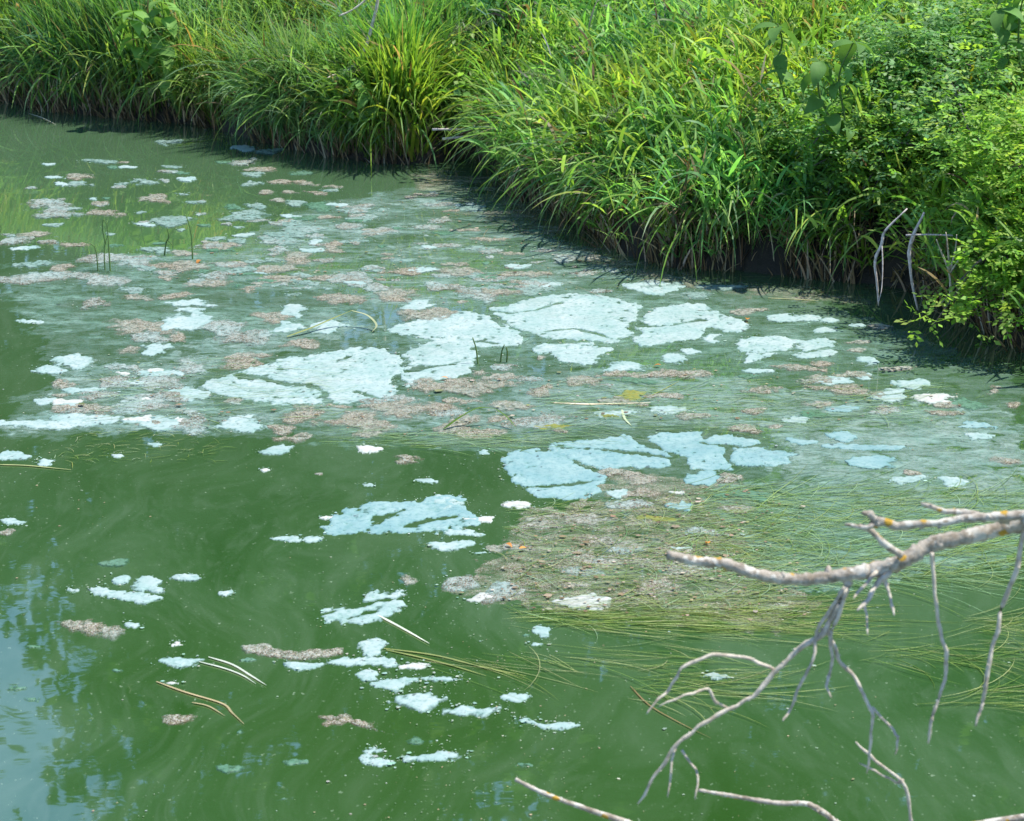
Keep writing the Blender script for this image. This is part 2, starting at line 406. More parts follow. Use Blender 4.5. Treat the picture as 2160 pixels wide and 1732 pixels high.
def canopy_Y(u, v, h=.42, y0=8.2, y1=17):
    """distance at which the line of sight through u, v meets the top of vegetation h high"""
    ys = np.arange(y0, y1, .04); P = np.array([atY(u, v, y) for y in ys]); hit = P[:, 2] < ground_h(P[:, 0], P[:, 1])+h*(land_sd(P[:, 0], P[:, 1]) > .03)
    return float(ys[hit.argmax()]) if hit.any() else y1
# ------------------------------------------------------------------ bank grass
def bank_points(n, dmin, dmax, ulo=-120, uhi=2280, power=1.0, vmin=-330):
    out = []
    got = 0
    while got < n:
        x = RNG.uniform(-4.3, 3.6, n*4); y = RNG.uniform(8.0, 19.5, n*4)
        d = land_sd(x, y)
        cl = np.clip((fbm(x*3.1, y*3.1, 23, 3)+.28)/.42, .10, 1)     # tussocks with gaps between
        keep = (d > dmin) & (d < dmax) & (RNG.random(len(x)) < (1-.75*np.clip((d-dmin)/(dmax-dmin), 0, 1)**power)*cl)
        x, y, d = x[keep], y[keep], d[keep]
        z = ground_h(x, y); P = np.stack([x, y, z], -1)
        u, v = proj(P)
        k = (u > ulo) & (u < uhi) & (v > vmin)
        k &= ~((u > 900) & (u < 1075) & (d < (.16 if dmax < .2 else .50)) & (RNG.random(len(u)) < .93))      # the hollow in the bank stays bare
        P = P[k]; out.append(np.concatenate([P, d[k][:, None], u[k][:, None], v[k][:, None]], 1)); got += k.sum()
    return np.concatenate(out)[:n]
def margin_points(n):                              # land just outside the picture, right and left
    out = []; got = 0
    while got < n:
        x = RNG.uniform(-9, 9, n*4); y = RNG.uniform(1.5, 19, n*4); d = land_sd(x, y)
        z = ground_h(x, y); P = np.stack([x, y, z], -1); u, v = proj(P)
        k = (d > .02) & (d < 4.5) & ((u > 2270) | (u < -110)); P = P[k]
        out.append(np.concatenate([P, d[k][:, None], u[k][:, None], v[k][:, None]], 1)); got += k.sum()
    return np.concatenate(out)[:n]
def to_water(P):                                  # azimuth (clockwise from +Y) that points down to the water
    e = .05
    dx = land_sd(P[:, 0]+e, P[:, 1])-land_sd(P[:, 0]-e, P[:, 1]); dy = land_sd(P[:, 0], P[:, 1]+e)-land_sd(P[:, 0], P[:, 1]-e)
    return np.arctan2(-dx, -dy)
def tints(n, pal, jit=.22, straw=0.0):
    pal = np.asarray(pal); i = RNG.integers(0, len(pal), n)
    if straw: pal = np.concatenate([pal, STRAW]); i = np.where(RNG.random(n) < straw, len(pal)-1-RNG.integers(0, 5, n), i)
    return pal[i]*RNG.uniform(1-jit, 1+jit, (n, 1))*RNG.uniform(.92, 1.08, (n, 3))
SEDGE = [(0.103, 0.239, 0.053), (0.132, 0.286, 0.059), (0.19, 0.343, 0.065), (0.084, 0.195, 0.053), (0.278, 0.377, 0.091)]
FINE = [(0.138, 0.283, 0.119), (0.175, 0.324, 0.156), (0.111, 0.242, 0.096), (0.212, 0.346, 0.18), (0.138, 0.272, 0.066)]
REED = [(0.198, 0.374, 0.066), (0.239, 0.409, 0.078), (0.16, 0.324, 0.071), (0.278, 0.44, 0.114), (0.144, 0.302, 0.091), (0.319, 0.431, 0.088)]
YELL = [(0.229, 0.341, 0.05), (0.268, 0.358, 0.066), (0.178, 0.315, 0.05)]
STRAW = [(0.24, 0.176, 0.104), (0.304, 0.232, 0.152), (0.176, 0.12, 0.064), (0.112, 0.072, 0.04), (0.336, 0.288, 0.224)]
DARKDEAD = [(.08, .055, .035), (.13, .09, .055), (.05, .04, .025), (.20, .15, .10)]

def zone_tint(P, t):
    a = fbm(P[:, 0]*1.7+9, P[:, 1]*1.7, 61, 3)[:, None]; b = fbm(P[:, 0]*4+2, P[:, 1]*4, 67, 2)[:, None]
    return np.clip(t*(1+.22*b)*(1+a*np.array([[.5, .12, -.6]])), .004, 1)
def clumped(P, s, amp=.5, seed=3): return fbm(P[:, 0]*s, P[:, 1]*s, seed, 3)*amp

def sedge_zone(name, label, ulo, uhi, n, Lr, Wr, pal, droop, lean, cat='grass', dmax=1.6, stand=.25, blue=0):
    bag = Bag()
    P = bank_points(n, .0, dmax, ulo, uhi)
    N = len(P); B = P[:, :3]; B[:, 2] -= .02
    tw = to_water(B)
    edge = np.clip(1-P[:, 3]/.35, 0, 1)
    az = np.where(RNG.random(N) < .45+.3*edge, tw+RNG.normal(lean, .7, N), RNG.uniform(-math.pi, math.pi, N))
    L = RNG.uniform(*Lr, N)*(1+clumped(B, 2.3)); L = np.clip(L, .15, 1.3)
    th0 = np.abs(RNG.normal(stand, .14, N)) + .22*edge*RNG.random(N)
    bend = RNG.gamma(2.2, droop/2.2, N)*(1+.2*edge)
    add_ribbons(bag, B, az, th0, np.clip(bend, .1, 2.6), L, RNG.uniform(*Wr, N)*np.where(RNG.random(N) < .2, 1.9, 1.15), zone_tint(B, tints(N, pal, .25, .06)), twist=RNG.normal(0, .6, N), nseg=7, pw=1.6)
    o = obj(name, bag.mesh(name), M['leaf']); tag(o, label, cat, kind='stuff')
    return o
sedge_zone('sedge', 'dark green upright sedge on the bank at the far left', -120, 400, 9000, (.38, .66), (.006, .013), SEDGE+FINE[:2], .42, .3, stand=.16)
sedge_zone('drooping_grass', 'fine bluish green drooping grass on the bank left of centre', 370, 760, 10500, (.36, .70), (.004, .010), FINE, 1.1, -.5, stand=.30)
sedge_zone('tall_grass', 'dark green tall grass above the hollow in the bank', 720, 1090, 7500, (.35, .66), (.007, .014), SEDGE+REED[:3], .9, -.2)

def reed_zone(name, label, ulo, uhi, n, per, hr, Lr, Wr, pal, dmin, dmax, vmin=-330):
    bag = Bag()
    P = margin_points(n) if ulo is None else bank_points(n, dmin, dmax, ulo, uhi, vmin=vmin); N = len(P); B = P[:, :3]; tw = to_water(B)
    edge = np.clip(1-P[:, 3]/.30, 0, 1)
    h = RNG.uniform(*hr, N)*(1+clumped(B, 1.9, .45, 9))*(.62+.38*np.clip(P[:, 3]/.55, 0, 1)); az = tw+RNG.normal(0, .9, N)
    th0 = np.abs(RNG.normal(.22, .15, N))+.45*edge; bend = RNG.uniform(.05, .5, N)+.5*edge
    tn = zone_tint(B, tints(N, pal, .25, .05))
    add_ribbons(bag, B, az, th0, bend, h, np.full(N, .006), tn*.9, nseg=4, prof=np.array([1, 1, .9, .7, .3]))
    # leaves alternate up the culm
    k = np.repeat(np.arange(N), per); n2 = len(k)
    t = np.tile((np.arange(per)+.5)/per, N)*.9+RNG.uniform(0, .12, n2)
    th = th0[k]+bend[k]*t**1.3*.6
    pos = B[k]+np.stack([np.sin(th)*np.sin(az[k]), np.sin(th)*np.cos(az[k]), np.cos(th)], -1)*(h[k]*t)[:, None]
    laz = np.where(RNG.random(n2) < .5, RNG.uniform(-math.pi, math.pi, n2), az[k]+RNG.normal(0, .9, n2))
    lt0 = RNG.uniform(.25, .95, n2); lb = RNG.gamma(2.2, .42, n2)
    L = RNG.uniform(*Lr, n2)*(1-.25*np.abs(t-.55)); W = RNG.uniform(*Wr, n2)
    add_ribbons(bag, pos, laz, lt0, np.clip(lb, .05, 2.4), L, W, np.where(RNG.random((n2, 1)) < .015, tints(n2, STRAW), np.clip(tn[k]*RNG.uniform(.75, 1.25, (n2, 1)), 0, 1)), twist=RNG.normal(0, .7, n2), nseg=5, pw=1.3)
    o = obj(name, bag.mesh(name), M['leaf']); tag(o, label, 'grass', kind='stuff'); return o
reed_zone('reed_grass', 'bright green broad bladed reed grass covering the right hand bank', 1010, 2300, 6200, 7, (.28, .55), (.11, .24), (.010, .018), REED, .02, 3.6)
reed_zone('low_grass', 'short yellowish green grass along the foot of the right bank', 1080, 2050, 1500, 7, (.10, .26), (.08, .20), (.007, .014), REED+YELL+YELL, .0, .75)
reed_zone('back_grass', 'green grass filling the bank top behind the sedge', -120, 1100, 3600, 6, (.30, .60), (.12, .26), (.006, .013), SEDGE+FINE+REED, .12, 2.6)

reed_zone('margin_grass', 'green grass on the banks continuing beyond both sides of the view', None, None, 3400, 5, (.30, .58), (.14, .28), (.012, .022), REED, 0, 0)
def edge_blades(name, label, ulo, uhi, n, Lr, Wr, pal, mat='leaf', dmax=.22):
    """long blades that hang over the lip of the bank down to the water"""
    bag = Bag(); P = bank_points(n, .03, dmax, ulo, uhi); N = len(P); B = P[:, :3]; B[:, 2] += RNG.uniform(0, .12, N)
    az = to_water(B)+RNG.normal(-.15, .6, N)
    add_ribbons(bag, B, az, RNG.uniform(.3, 1.0, N), RNG.uniform(1.3, 2.4, N), RNG.uniform(*Lr, N), RNG.uniform(*Wr, N), tints(N, pal), twist=RNG.normal(0, .5, N), nseg=8, pw=.9)
    o = obj(name, bag.mesh(name), M[mat]); tag(o, label, 'grass', kind='stuff'); return o
edge_blades('hanging_blades', 'long green blades hanging over the bank lip to the water', -60, 1950, 1100, (.28, .62), (.006, .013), FINE+REED)
edge_blades('dead_blades', 'straw coloured dead blades hanging under the grass', -60, 2100, 1500, (.18, .42), (.003, .008), STRAW+DARKDEAD, 'dead', .16)

# dead stubble standing at the foot of the bank
bag = Bag(); P = bank_points(4200, -.03, .12, -100, 2200); N = len(P); B = P[:, :3]; B[:, 2] = np.minimum(B[:, 2], .12)-.03
add_ribbons(bag, B, to_water(B)+RNG.normal(0, 1.0, N), np.abs(RNG.normal(.25, .25, N)), RNG.uniform(0, .7, N), RNG.uniform(.08, .30, N), RNG.uniform(.004, .011, N),
            tints(N, [tuple(1.35*x for x in c) for c in STRAW]+DARKDEAD), twist=RNG.normal(0, .6, N), nseg=4)
tag(obj('dead_stubble', bag.mesh('dead_stubble'), M['dead']), 'brown dead stubble and sheaths at the muddy foot of the bank', 'stubble', kind='stuff')

# ------------------------------------------------------------------ broad-leaved plants on the bank
def leaf_mesh(name, L=1.0, W=.5, nseg=6, fold=.25, curl=.5):
    V = []; T = []
    for i in range(nseg+1):
        t = i/nseg; w = W*.5*math.sin(math.pi*min(1, t**.8))**.9*(1 if t < .999 else 0); a = curl*t*t
        y = L*(math.sin(a)/a*t if a > 1e-6 else t); z = -L*t*(1-math.cos(a))/(a if a > 1e-6 else 1)
        V += [(-w, y, z+fold*w), (0, y, z), (w, y, z+fold*w)]
    for i in range(nseg):
        p = 3*i
        T += [(p, p+1, p+4), (p, p+4, p+3), (p+1, p+2, p+5), (p+1, p+5, p+4)]
    return np_mesh(name, V, T)
LM = [leaf_mesh('leaf', 1, .52, 6, .3, .9), leaf_mesh('leaf', 1, .46, 6, .2, .5), leaf_mesh('leaf', 1, .58, 6, .35, 1.2)]
for q in LM: q.materials.append(M['broad'])
LM2 = [leaf_mesh('leaf', 1, .46, 7, .25, .8), leaf_mesh('leaf', 1, .55, 7, .3, 1.1)]
for q in LM2: q.materials.append(M['broad2'])
def place_leaf(parent, meshes, base, az, tilt, size, roll=0):
    o = bpy.data.objects.new('leaf', random.choice(meshes)); col.objects.link(o); o.parent = parent
    o.location = base; o.rotation_euler = Matrix.Rotation(-az, 3, 'Z').to_4x4().to_3x3().to_euler()
    m = Matrix.Rotation(-az, 3, 'Z') @ Matrix.Rotation(tilt, 3, 'X') @ Matrix.Rotation(roll, 3, 'Y')
    o.rotation_euler = m.to_euler(); o.scale = (size, size, size)
    return o
def broad_plant(name, label, stems, Yd, size, meshes=LM, per=6, cat='plant', group=None, stemmat='stem', canh=.62, fwd=.15):
    """stems: list of pixel polylines from root to tip; leaves in pairs along the upper part"""
    Yd = canopy_Y(*stems[0][len(stems[0])//2], canh)-fwd; root = atY(*stems[0][0], Yd); t = empty(name, root)
    for st in stems:
        P = np.array([atY(u, v, Yd-.06*i) for i, (u, v) in enumerate(st)])-root
        V, T_ = tube(P, np.linspace(.006, .003, len(P)), 5, 4, .05); obj('stem', np_mesh('stem', V, T_), M[stemmat], t)
        Q, _ = smooth_path(P, np.ones(len(P)), 6)
        for k in range(per):
            f = .30+.70*k/(per-1); i = min(len(Q)-1, int(f*(len(Q)-1))); base = Q[i]
            a0 = RNG.uniform(0, 6.28)
            for s in range(2 if k < per-1 else 4):
                az = a0+s*(math.pi if k < per-1 else math.pi/2)+RNG.normal(0, .25)
                place_leaf(t, meshes, base, az, RNG.uniform(-.75, .15), size*RNG.uniform(.7, 1.15), RNG.normal(0, .3))
    return tag(t, label, cat, group)
broad_plant('broadleaf_plant', 'light green broad leaved plant among the sedge, upper left', [[(335, 190), (330, 120), (345, 55), (340, 5)], [(300, 190), (285, 110), (278, 55), (282, 25)], [(345, 190), (360, 150), (348, 125), (340, 105)]], 14.25, .14, per=8, canh=.52)
broad_plant('broadleaf_plant', 'light green leafy plant overhanging the bank under the curved grey twig', [[(735, 300), (738, 240), (748, 195), (752, 165)], [(750, 290), (772, 240), (775, 215), (768, 195)]], 12.75, .10, per=7, canh=.55)
broad_plant('broadleaf_plant', 'big leaved plant at the upper edge of the reed grass beside the shrub', [[(1790, 330), (1780, 240), (1770, 160), (1800, 90)], [(1810, 320), (1740, 230), (1725, 170), (1730, 130)]], 11.2, .125, LM2, per=5)
broad_plant('broadleaf_plant', 'large dark green leaves at the top right corner', [[(2140, 260), (2130, 150), (2120, 80), (2110, 20)], [(2170, 240), (2150, 120), (2150, 40), (2160, -10)]], 10.4, .12, LM2, per=5)
broad_plant('broadleaf_plant', 'large pale leaves among the tall blades near the top, right of centre', [[(1660, 220), (1640, 140), (1650, 90), (1640, 50)]], 12.0, .14, LM2, per=4)

def leaf_cloud(centers, n_per, spread, size, pal, aspect=.55, gravity=.2):
    """small leaf quads round the given centres, with their tints"""
    k = np.repeat(np.arange(len(centers)), n_per); n = len(k)
    c = centers[k]+RNG.normal(0, 1, (n, 3))*spread
    az = RNG.uniform(-math.pi, math.pi, n); til = RNG.normal(-gravity, .6, n); rl = RNG.normal(0, .5, n)
    f = np.stack([np.cos(til)*np.sin(az), np.cos(til)*np.cos(az), np.sin(til)], -1)
    s0 = np.stack([np.cos(az), -np.sin(az), np.zeros(n)], -1); nn = np.cross(s0, f)
    s = s0*np.cos(rl)[:, None]+nn*np.sin(rl)[:, None]; nn = np.cross(s, f)
    L = (size*RNG.uniform(.6, 1.25, n))[:, None]; W = L*aspect*.5
    V = np.stack([c, c+f*L*.45-s*W+nn*W*.3, c+f*L, c+f*L*.45+s*W+nn*W*.3], 1)
    T = np.array([(0, 3, 2), (0, 2, 1)])[None]+(np.arange(n)*4)[:, None, None]
    return V.reshape(-1, 3), T.reshape(-1, 3), np.repeat(tints(n, pal, .25), 4, 0)

def pinnate(centers, n_per, spread, size, pal, pairs=3):
    """feathery compound leaves: leaflets in pairs along short rachises round the given centres"""
    k = np.repeat(np.arange(len(centers)), n_per); n = len(k)
    c = centers[k]+RNG.normal(0, 1, (n, 3))*spread
    az = RNG.uniform(-math.pi, math.pi, n); til = RNG.normal(-.1, .45, n)
    f = np.stack([np.cos(til)*np.sin(az), np.cos(til)*np.cos(az), np.sin(til)], -1)
    s = np.stack([np.cos(az), -np.sin(az), np.zeros(n)], -1); up = np.cross(s, f)
    tn = tints(n, pal, .28); V = []; C = []
    for j in range(pairs*2+1):
        t = (j//2+1)/(pairs+1) if j < pairs*2 else 1.0; sg = 0 if j == pairs*2 else (1 if j % 2 else -1)
        b = c+f*(size*2.6*t); d = f*(.45 if sg else 1)+s*sg*.9+up*RNG.normal(-.1, .25, (n, 1)); d /= np.linalg.norm(d, axis=1)[:, None]
        L = size*RNG.uniform(.75, 1.2, (n, 1)); w = np.cross(d, up+RNG.normal(0, .35, (n, 3))); w /= np.linalg.norm(w, axis=1)[:, None]; w *= L*.27
        V.append(np.stack([b, b+d*L*.5-w, b+d*L, b+d*L*.5+w], 1)); C.append(np.repeat(tn[:, None], 4, 1))
    V = np.concatenate(V).reshape(-1, 3); C = np.concatenate(C).reshape(-1, 3)
    T = np.array([(0, 3, 2), (0, 2, 1)])[None]+(np.arange(len(V)//4)*4)[:, None, None]
    return V, T.reshape(-1, 3), C
# ------------------------------------------------------------------ shrubs on the right
def shrub(name, label, root, tips, r0, leaf, pal, nleaf, spread, sub=7):
    t = empty(name, root); root = np.asarray(root); cs = []
    for q, tip in enumerate(tips):
        tip = np.asarray(tip)
        mid = (root+tip)/2+np.array([RNG.normal(0, .05), RNG.normal(0, .05), .16+RNG.uniform(0, .1)])
        P = np.array([root+RNG.normal(0, .05, 3)*[1, 1, 0], root*.7+mid*.3+[0, 0, .06], mid, tip])-root
        V, T_ = tube(P, [r0, r0*.8, r0*.55, r0*.2], 5, 4, .08, q); obj('stem', np_mesh('stem', V, T_), M['darktwig'], t)
        Q, _ = smooth_path(P, np.ones(4), 6)
        for k in range(sub):
            f = RNG.uniform(.35, 1.0); i = min(len(Q)-1, int(f*len(Q)))
            cs.append(Q[i]+RNG.normal(0, spread*.9, 3)*[1, 1, .8])
    cs = np.array(cs)
    V, T_, C = pinnate(cs, nleaf//4, spread*.55, leaf*.68, pal)
    o = obj('foliage', np_mesh('foliage', V, T_, C), M['leaf'], t); o['kind'] = 'stuff'
    return tag(t, label, 'shrub')
BLUEG = [(0.157, 0.329, 0.114), (0.208, 0.373, 0.155), (0.116, 0.262, 0.083), (0.247, 0.404, 0.185), (0.143, 0.306, 0.061)]
BRIGHT = [(0.235, 0.414, 0.067), (0.282, 0.454, 0.077), (0.192, 0.365, 0.062), (0.159, 0.324, 0.055), (0.315, 0.454, 0.099)]
def tips_px(lst): return [atY(u, v, y) for u, v, y in lst]
def area_tips(n, u0, u1, v0, v1, y0, y1, hh=.52):
    out = []
    for _ in range(n):
        u, v = RNG.uniform(u0, u1), RNG.uniform(v0, v1); yc = canopy_Y(u, v, hh)
        out.append(atY(u, v, yc+RNG.uniform(-.12, .25)))
    return out
def on_ground(u, Yd, dz=0):
    x = (u-1080)/F*Yd/cp*.985; return np.array([x, Yd, float(ground_h(np.array([x]), np.array([Yd]))[0])+dz])
shrub('shrub', 'bluish green small leaved shrub at the back of the right bank', on_ground(1930, 10.6), area_tips(34, 1740, 2110, 110, 420, 9.7, 10.8), .012, .044, BLUEG, 60, .12)
shrub('shrub', 'small leaved shrub with reddish tips at the lower edge of the reeds', on_ground(1800, 9.95), area_tips(18, 1660, 1960, 300, 440, 9.4, 9.9), .010, .038, BLUEG+BRIGHT, 60, .10)
shrub('shrub', 'dense green shrub filling the upper right corner', on_ground(2090, 10.9), area_tips(24, 1960, 2220, -40, 200, 10.2, 11.2), .012, .044, BLUEG+BRIGHT, 60, .14)
shrub('shrub', 'bright yellowish green shrub at the right edge leaning over the water', on_ground(2190, 9.0), area_tips(30, 2020, 2230, 250, 560, 8.6, 9.2)+area_tips(14, 2000, 2180, 520, 660, 8.4, 8.8), .012, .042, BRIGHT, 62, .10)
shrub('shrub', 'low leafy spray hanging just above the water at right', on_ground(2170, 8.75), tips_px([(1965, 690, 8.45), (1985, 640, 8.5), (2040, 650, 8.5), (2080, 610, 8.55), (2110, 680, 8.4), (2140, 700, 8.4), (2010, 600, 8.6), (2150, 640, 8.5)]), .008, .045, BRIGHT, 30, .055, 8)

# leafy herbs round the hollow
def herb(label, u, v, Yd, n, s, pal, leaf=.05, spread=.08):
    Yd = canopy_Y(u, v, .40); root = atY(u, v, Yd); x, y = root[0], root[1]; root[2] = float(ground_h(np.array([x]), np.array([y]))[0])
    t = empty('leafy_herb', root); top = atY(u, v, Yd)
    cs = []
    for k in range(n):
        tip = top-root+RNG.normal(0, s, 3)*[1, .6, .8]
        tip[2] = max(tip[2], .06)
        V, T_ = tube(np.array([RNG.normal(0, .03, 3)*[1, 1, 0], tip*.5+[0, 0, .04], tip]), [.004, .003, .0015], 4, 3); obj('stem', np_mesh('stem', V, T_), M['stem'], t)
        cs += [tip, tip*.8, tip*.62]
    V, T_, C = leaf_cloud(np.array(cs), 11, spread*.5, leaf, pal, .62)
    o = obj('foliage', np_mesh('foliage', V, T_, C), M['leaf'], t); o['kind'] = 'stuff'
    return tag(t, label, 'plant')
herb('dark leafy herb right of the hollow in the bank', 1080, 210, 11.6, 16, .18, SEDGE+[(.05, .15, .03)])
herb('leafy herb above the hollow where the pale sticks lie', 960, 150, 12.6, 14, .20, SEDGE+REED)
herb('small leafy herb at the water edge left of the hollow', 885, 250, 12.3, 8, .10, SEDGE+REED)
herb('light leafy herb behind the curved grey twig', 800, 130, 13.0, 10, .16, REED)
herb('tiny leafy herb at the foot of the left sedge', 140, 165, 14.6, 5, .06, REED, .06)

# feathery grass plumes
def plume(label, u, v, Yd, lean, n=90, size=.09, pal=((.17, .22, .14), (.22, .26, .18), (.13, .18, .10))):
    Yd = canopy_Y(u, v, .50); top = atY(u, v, Yd); root = top.copy(); root[2] = float(ground_h(np.array([top[0]]), np.array([top[1]]))[0])
    t = empty('grass_plume', root); rel = top-root; dv = np.array([lean, -.25, .3]); dv /= np.linalg.norm(dv)
    base = rel-dv*size*1.2
    V, T_ = tube(np.array([[0, 0, 0], base*.6, base, rel+dv*size*.5]), [.003, .0025, .002, .001], 4, 4); obj('stem', np_mesh('stem', V, T_), M['stem'], t)
    f = RNG.random(n); B = base[None]+(rel+dv*size*.5-base)[None]*f[:, None]
    bg = Bag(); add_ribbons(bg, B, RNG.uniform(-3.14, 3.14, n), RNG.uniform(.5, 1.6, n), RNG.uniform(.2, 1.2, n), size*RNG.uniform(.3, .75, n)*(1.1-.6*f), np.full(n, .004), tints(n, pal), nseg=3)
    o = obj('seed_head', bg.mesh('seed_head'), M['leaf'], t); o['kind'] = 'stuff'
    return tag(t, label, 'plume')
plume('silvery feathery plume bending over the water left of centre', 450, 165, 13.4, -.9, 160, .20)
plume('grey feathery plume near the top, left of the reed grass', 1010, 55, 12.2, .8, 120, .18)
plume('pale drooping plume in the middle of the reed bank', 1140, 165, 11.5, -.8, 130, .17)
plume('white green tuft in the bright reed grass', 1300, 235, 10.9, .3, 110, .10)
plume('small drooping tuft low in the reed grass', 1550, 280, 10.3, -.3, 90, .10)
plume('short tan seed head near the top of the reed bank', 1470, 40, 11.8, .2, 60, .07, ((.36, .27, .17), (.30, .22, .14)))
plume('tan seed head by the big leaved plant', 1530, 60, 11.6, .7, 60, .08, ((.36, .27, .17), (.30, .22, .14)))
plume('brownish seed head above the hollow', 1235, 110, 11.8, .3, 50, .06, ((.36, .27, .17), (.30, .22, .14)))

# ------------------------------------------------------------------ reed shoots one can pick apart
def reed_shoot(label, u, v, Yd, h, lean, nl=6, group='reed shoots leaning from the right bank'):
    root = on_ground(u, Yd); t = empty('reed_shoot', root)
    az = lean; P = np.array([[0, 0, 0], [math.sin(az)*h*.10, math.cos(az)*h*.10, h*.5], [math.sin(az)*h*.35, math.cos(az)*h*.35, h]])
    V, T_ = tube(P, [.004, .0035, .0015], 5, 5); obj('stem', np_mesh('stem', V, T_), M['stem'], t)
    Q, _ = smooth_path(P, np.ones(3), 8)
    for k in range(nl):
        i = int((.3+.7*k/(nl-1))*(len(Q)-1)); n1 = np.ones(1)
        bg = Bag(); add_ribbons(bg, Q[i:i+1], np.array([az+RNG.choice([-1, 1])*RNG.uniform(.3, 1.5)]), n1*RNG.uniform(.3, .8), n1*RNG.uniform(.5, 1.8), n1*RNG.uniform(.20, .34), n1*RNG.uniform(.012, .018), tints(1, REED[:4]), nseg=7)
        obj('leaf', bg.mesh('leaf'), M['leaf'], t)
    return tag(t, label, 'reed', group)
for k, (u, Yd, h, ln, lab) in enumerate([
    (1180, 11.0, .62, -2.2, 'tall reed shoot at the left shoulder of the reed bank'), (1225, 10.6, .55, -2.4, 'reed shoot bending over the dark water inlet'),
    (1330, 10.3, .50, -2.6, 'reed shoot above the left corner of the bright bank'), (1420, 11.4, .70, 1.9, 'tall reed shoot near the top centre of the bank'),
    (1500, 10.2, .48, -2.9, 'reed shoot over the middle of the right waterline'), (1600, 11.2, .66, 2.2, 'tall reed shoot between the pale leaves and tan seed heads'),
    (1680, 10.1, .50, -2.7, 'reed shoot left of the hanging dead stalks'), (1775, 10.0, .52, 2.8, 'reed shoot whose long blades hang above the dead stalks'),
    (1100, 11.6, .60, -1.9, 'reed shoot beside the dark herb at the hollow'), (1560, 12.2, .75, -.9, 'reed shoot crossing the top edge right of centre')]):
    reed_shoot(lab, u, 0, Yd, h, ln)

# ------------------------------------------------------------------ trees beyond the bank (mirrored in the water)
def tree_proto(seed, H, cr, nl, low=.25):
    rg = np.random.default_rng(seed); tr = Bag(); cs = []
    V, T_ = tube(np.array([[0, 0, -.3], [.1, 0, H*.3], [-.1, .1, H*.6], [.05, 0, H*.93]]), [H*.022, H*.017, H*.010, H*.003], 8, 5, .06, seed); tr.add(V, T_)
    for k in range(26):
        z = H*(low+(.95-low)*(k+.5)/26); a = k*2.4+rg.uniform(-.4, .4); rr = cr*math.sin(math.pi*(.16+.80*(z/H-low)/(1-low)))**.8*rg.uniform(.75, 1.1)
        e = np.array([math.cos(a)*rr, math.sin(a)*rr, z+rr*.35]); s = np.array([0, 0, z-.1])
        V, T_ = tube(np.array([s, (s+e)/2+[0, 0, .15*rr], e]), [H*.006, H*.004, .01], 5, 4, .08, seed+k); tr.add(V, T_)
        for f in (.45, .62, .78, .9, 1.0, 1.05):
            cs.append(s*(1-f)+e*f+rg.normal(0, .30, 3))
    return tr.mesh('trunk'), leaf_cloud(np.array(cs), nl, .45, .30, [(.035, .085, .020), (.045, .10, .022), (.028, .07, .018), (.06, .11, .03)], .6, .4)
def tree(name, label, x, y, H, cr, seed, nl=125, low=.2):
    tm, (V, T_, C) = tree_proto(seed, H, cr, nl, low)
    z = float(ground_h(np.array([x]), np.array([y]))[0]); t = empty(name, (x, y, z))
    obj('trunk', tm, M['bark'], t); o = obj('crown', np_mesh('crown', V, T_, C), M['leaf'], t); o['kind'] = 'stuff'
    tag(t, label, 'tree', 'trees beyond the bank, mirrored in the water')
tree('tree', 'tall tree beyond the bank whose crown darkens the water left of centre', -2.3, 25.5, 15.5, 2.5, 11)
tree('tree', 'tall tree beyond the bank mirrored in the centre of the water', 2.6, 27.0, 17.5, 3.4, 12)
tree('tree', 'tall tree beyond the bank mirrored under the lichened branch', 7.0, 26.0, 17.0, 3.6, 13)
tree('tree', 'low bushy tree beyond the far left bank', -7.4, 27.0, 5.9, 2.3, 14, 60, .12)
tree('tree', 'small tree whose top edges the sky reflection at left', -4.3, 29.5, 8.6, 2.0, 15, 60, .15)
tree('tree', 'tall tree standing farthest back, closing the gap between the mirrored crowns', .9, 33.0, 19.0, 3.8, 16)
tree('tree', 'tall tree standing back at right, closing the gap between the mirrored crowns', 5.4, 33.0, 19.0, 3.8, 17)

# ------------------------------------------------------------------ floating mats
def march(fx, fy, fld, hgt, rimw=.035):
    """triangles of the grid clipped to fld > 0; rim vertices sink to the water"""
    ny, nx = fld.shape; I = np.arange(nx*ny).reshape(ny, nx)
    a, b, c, d = I[:-1, :-1], I[:-1, 1:], I[1:, 1:], I[1:, :-1]
    tri = np.concatenate([np.stack([a, b, c], -1).reshape(-1, 3), np.stack([a, c, d], -1).reshape(-1, 3)])
    f = fld.ravel(); ins = f[tri] > 0; cnt = ins.sum(1)
    P = np.stack([fx.ravel(), fy.ravel(), hgt.ravel(), np.clip(f/rimw, 0, 1)], -1)
    full = tri[cnt == 3]; V = [P]; Ts = [full]; nb = len(P)
    def cut(i, j):
        t = (f[i]/(f[i]-f[j]))[:, None]; q = P[i]*(1-t)+P[j]*t; q[:, 2] = -.004; return q
    for want in (1, 2):
        m = cnt == want; tr = tri[m]; s = ins[m]
        if want == 2: s = ~s
        k = s.argmax(1); r = np.arange(len(tr)); A = tr[r, k]; B = tr[r, (k+1) % 3]; C = tr[r, (k+2) % 3]
        n = len(tr); e1 = cut(A, B); e2 = cut(A, C); i1 = nb+np.arange(n); i2 = nb+n+np.arange(n); nb += 2*n; V += [e1, e2]
        if want == 1: Ts.append(np.stack([A, i1, i2], -1))
        else: Ts += [np.stack([i1, B, C], -1), np.stack([i1, C, i2], -1)]
    V = np.concatenate(V); T = np.concatenate(Ts)
    used = np.unique(T); mp = np.full(len(V), -1); mp[used] = np.arange(len(used))
    return V[used][:, :3], mp[T], np.repeat(V[used][:, 3:4], 3, 1)
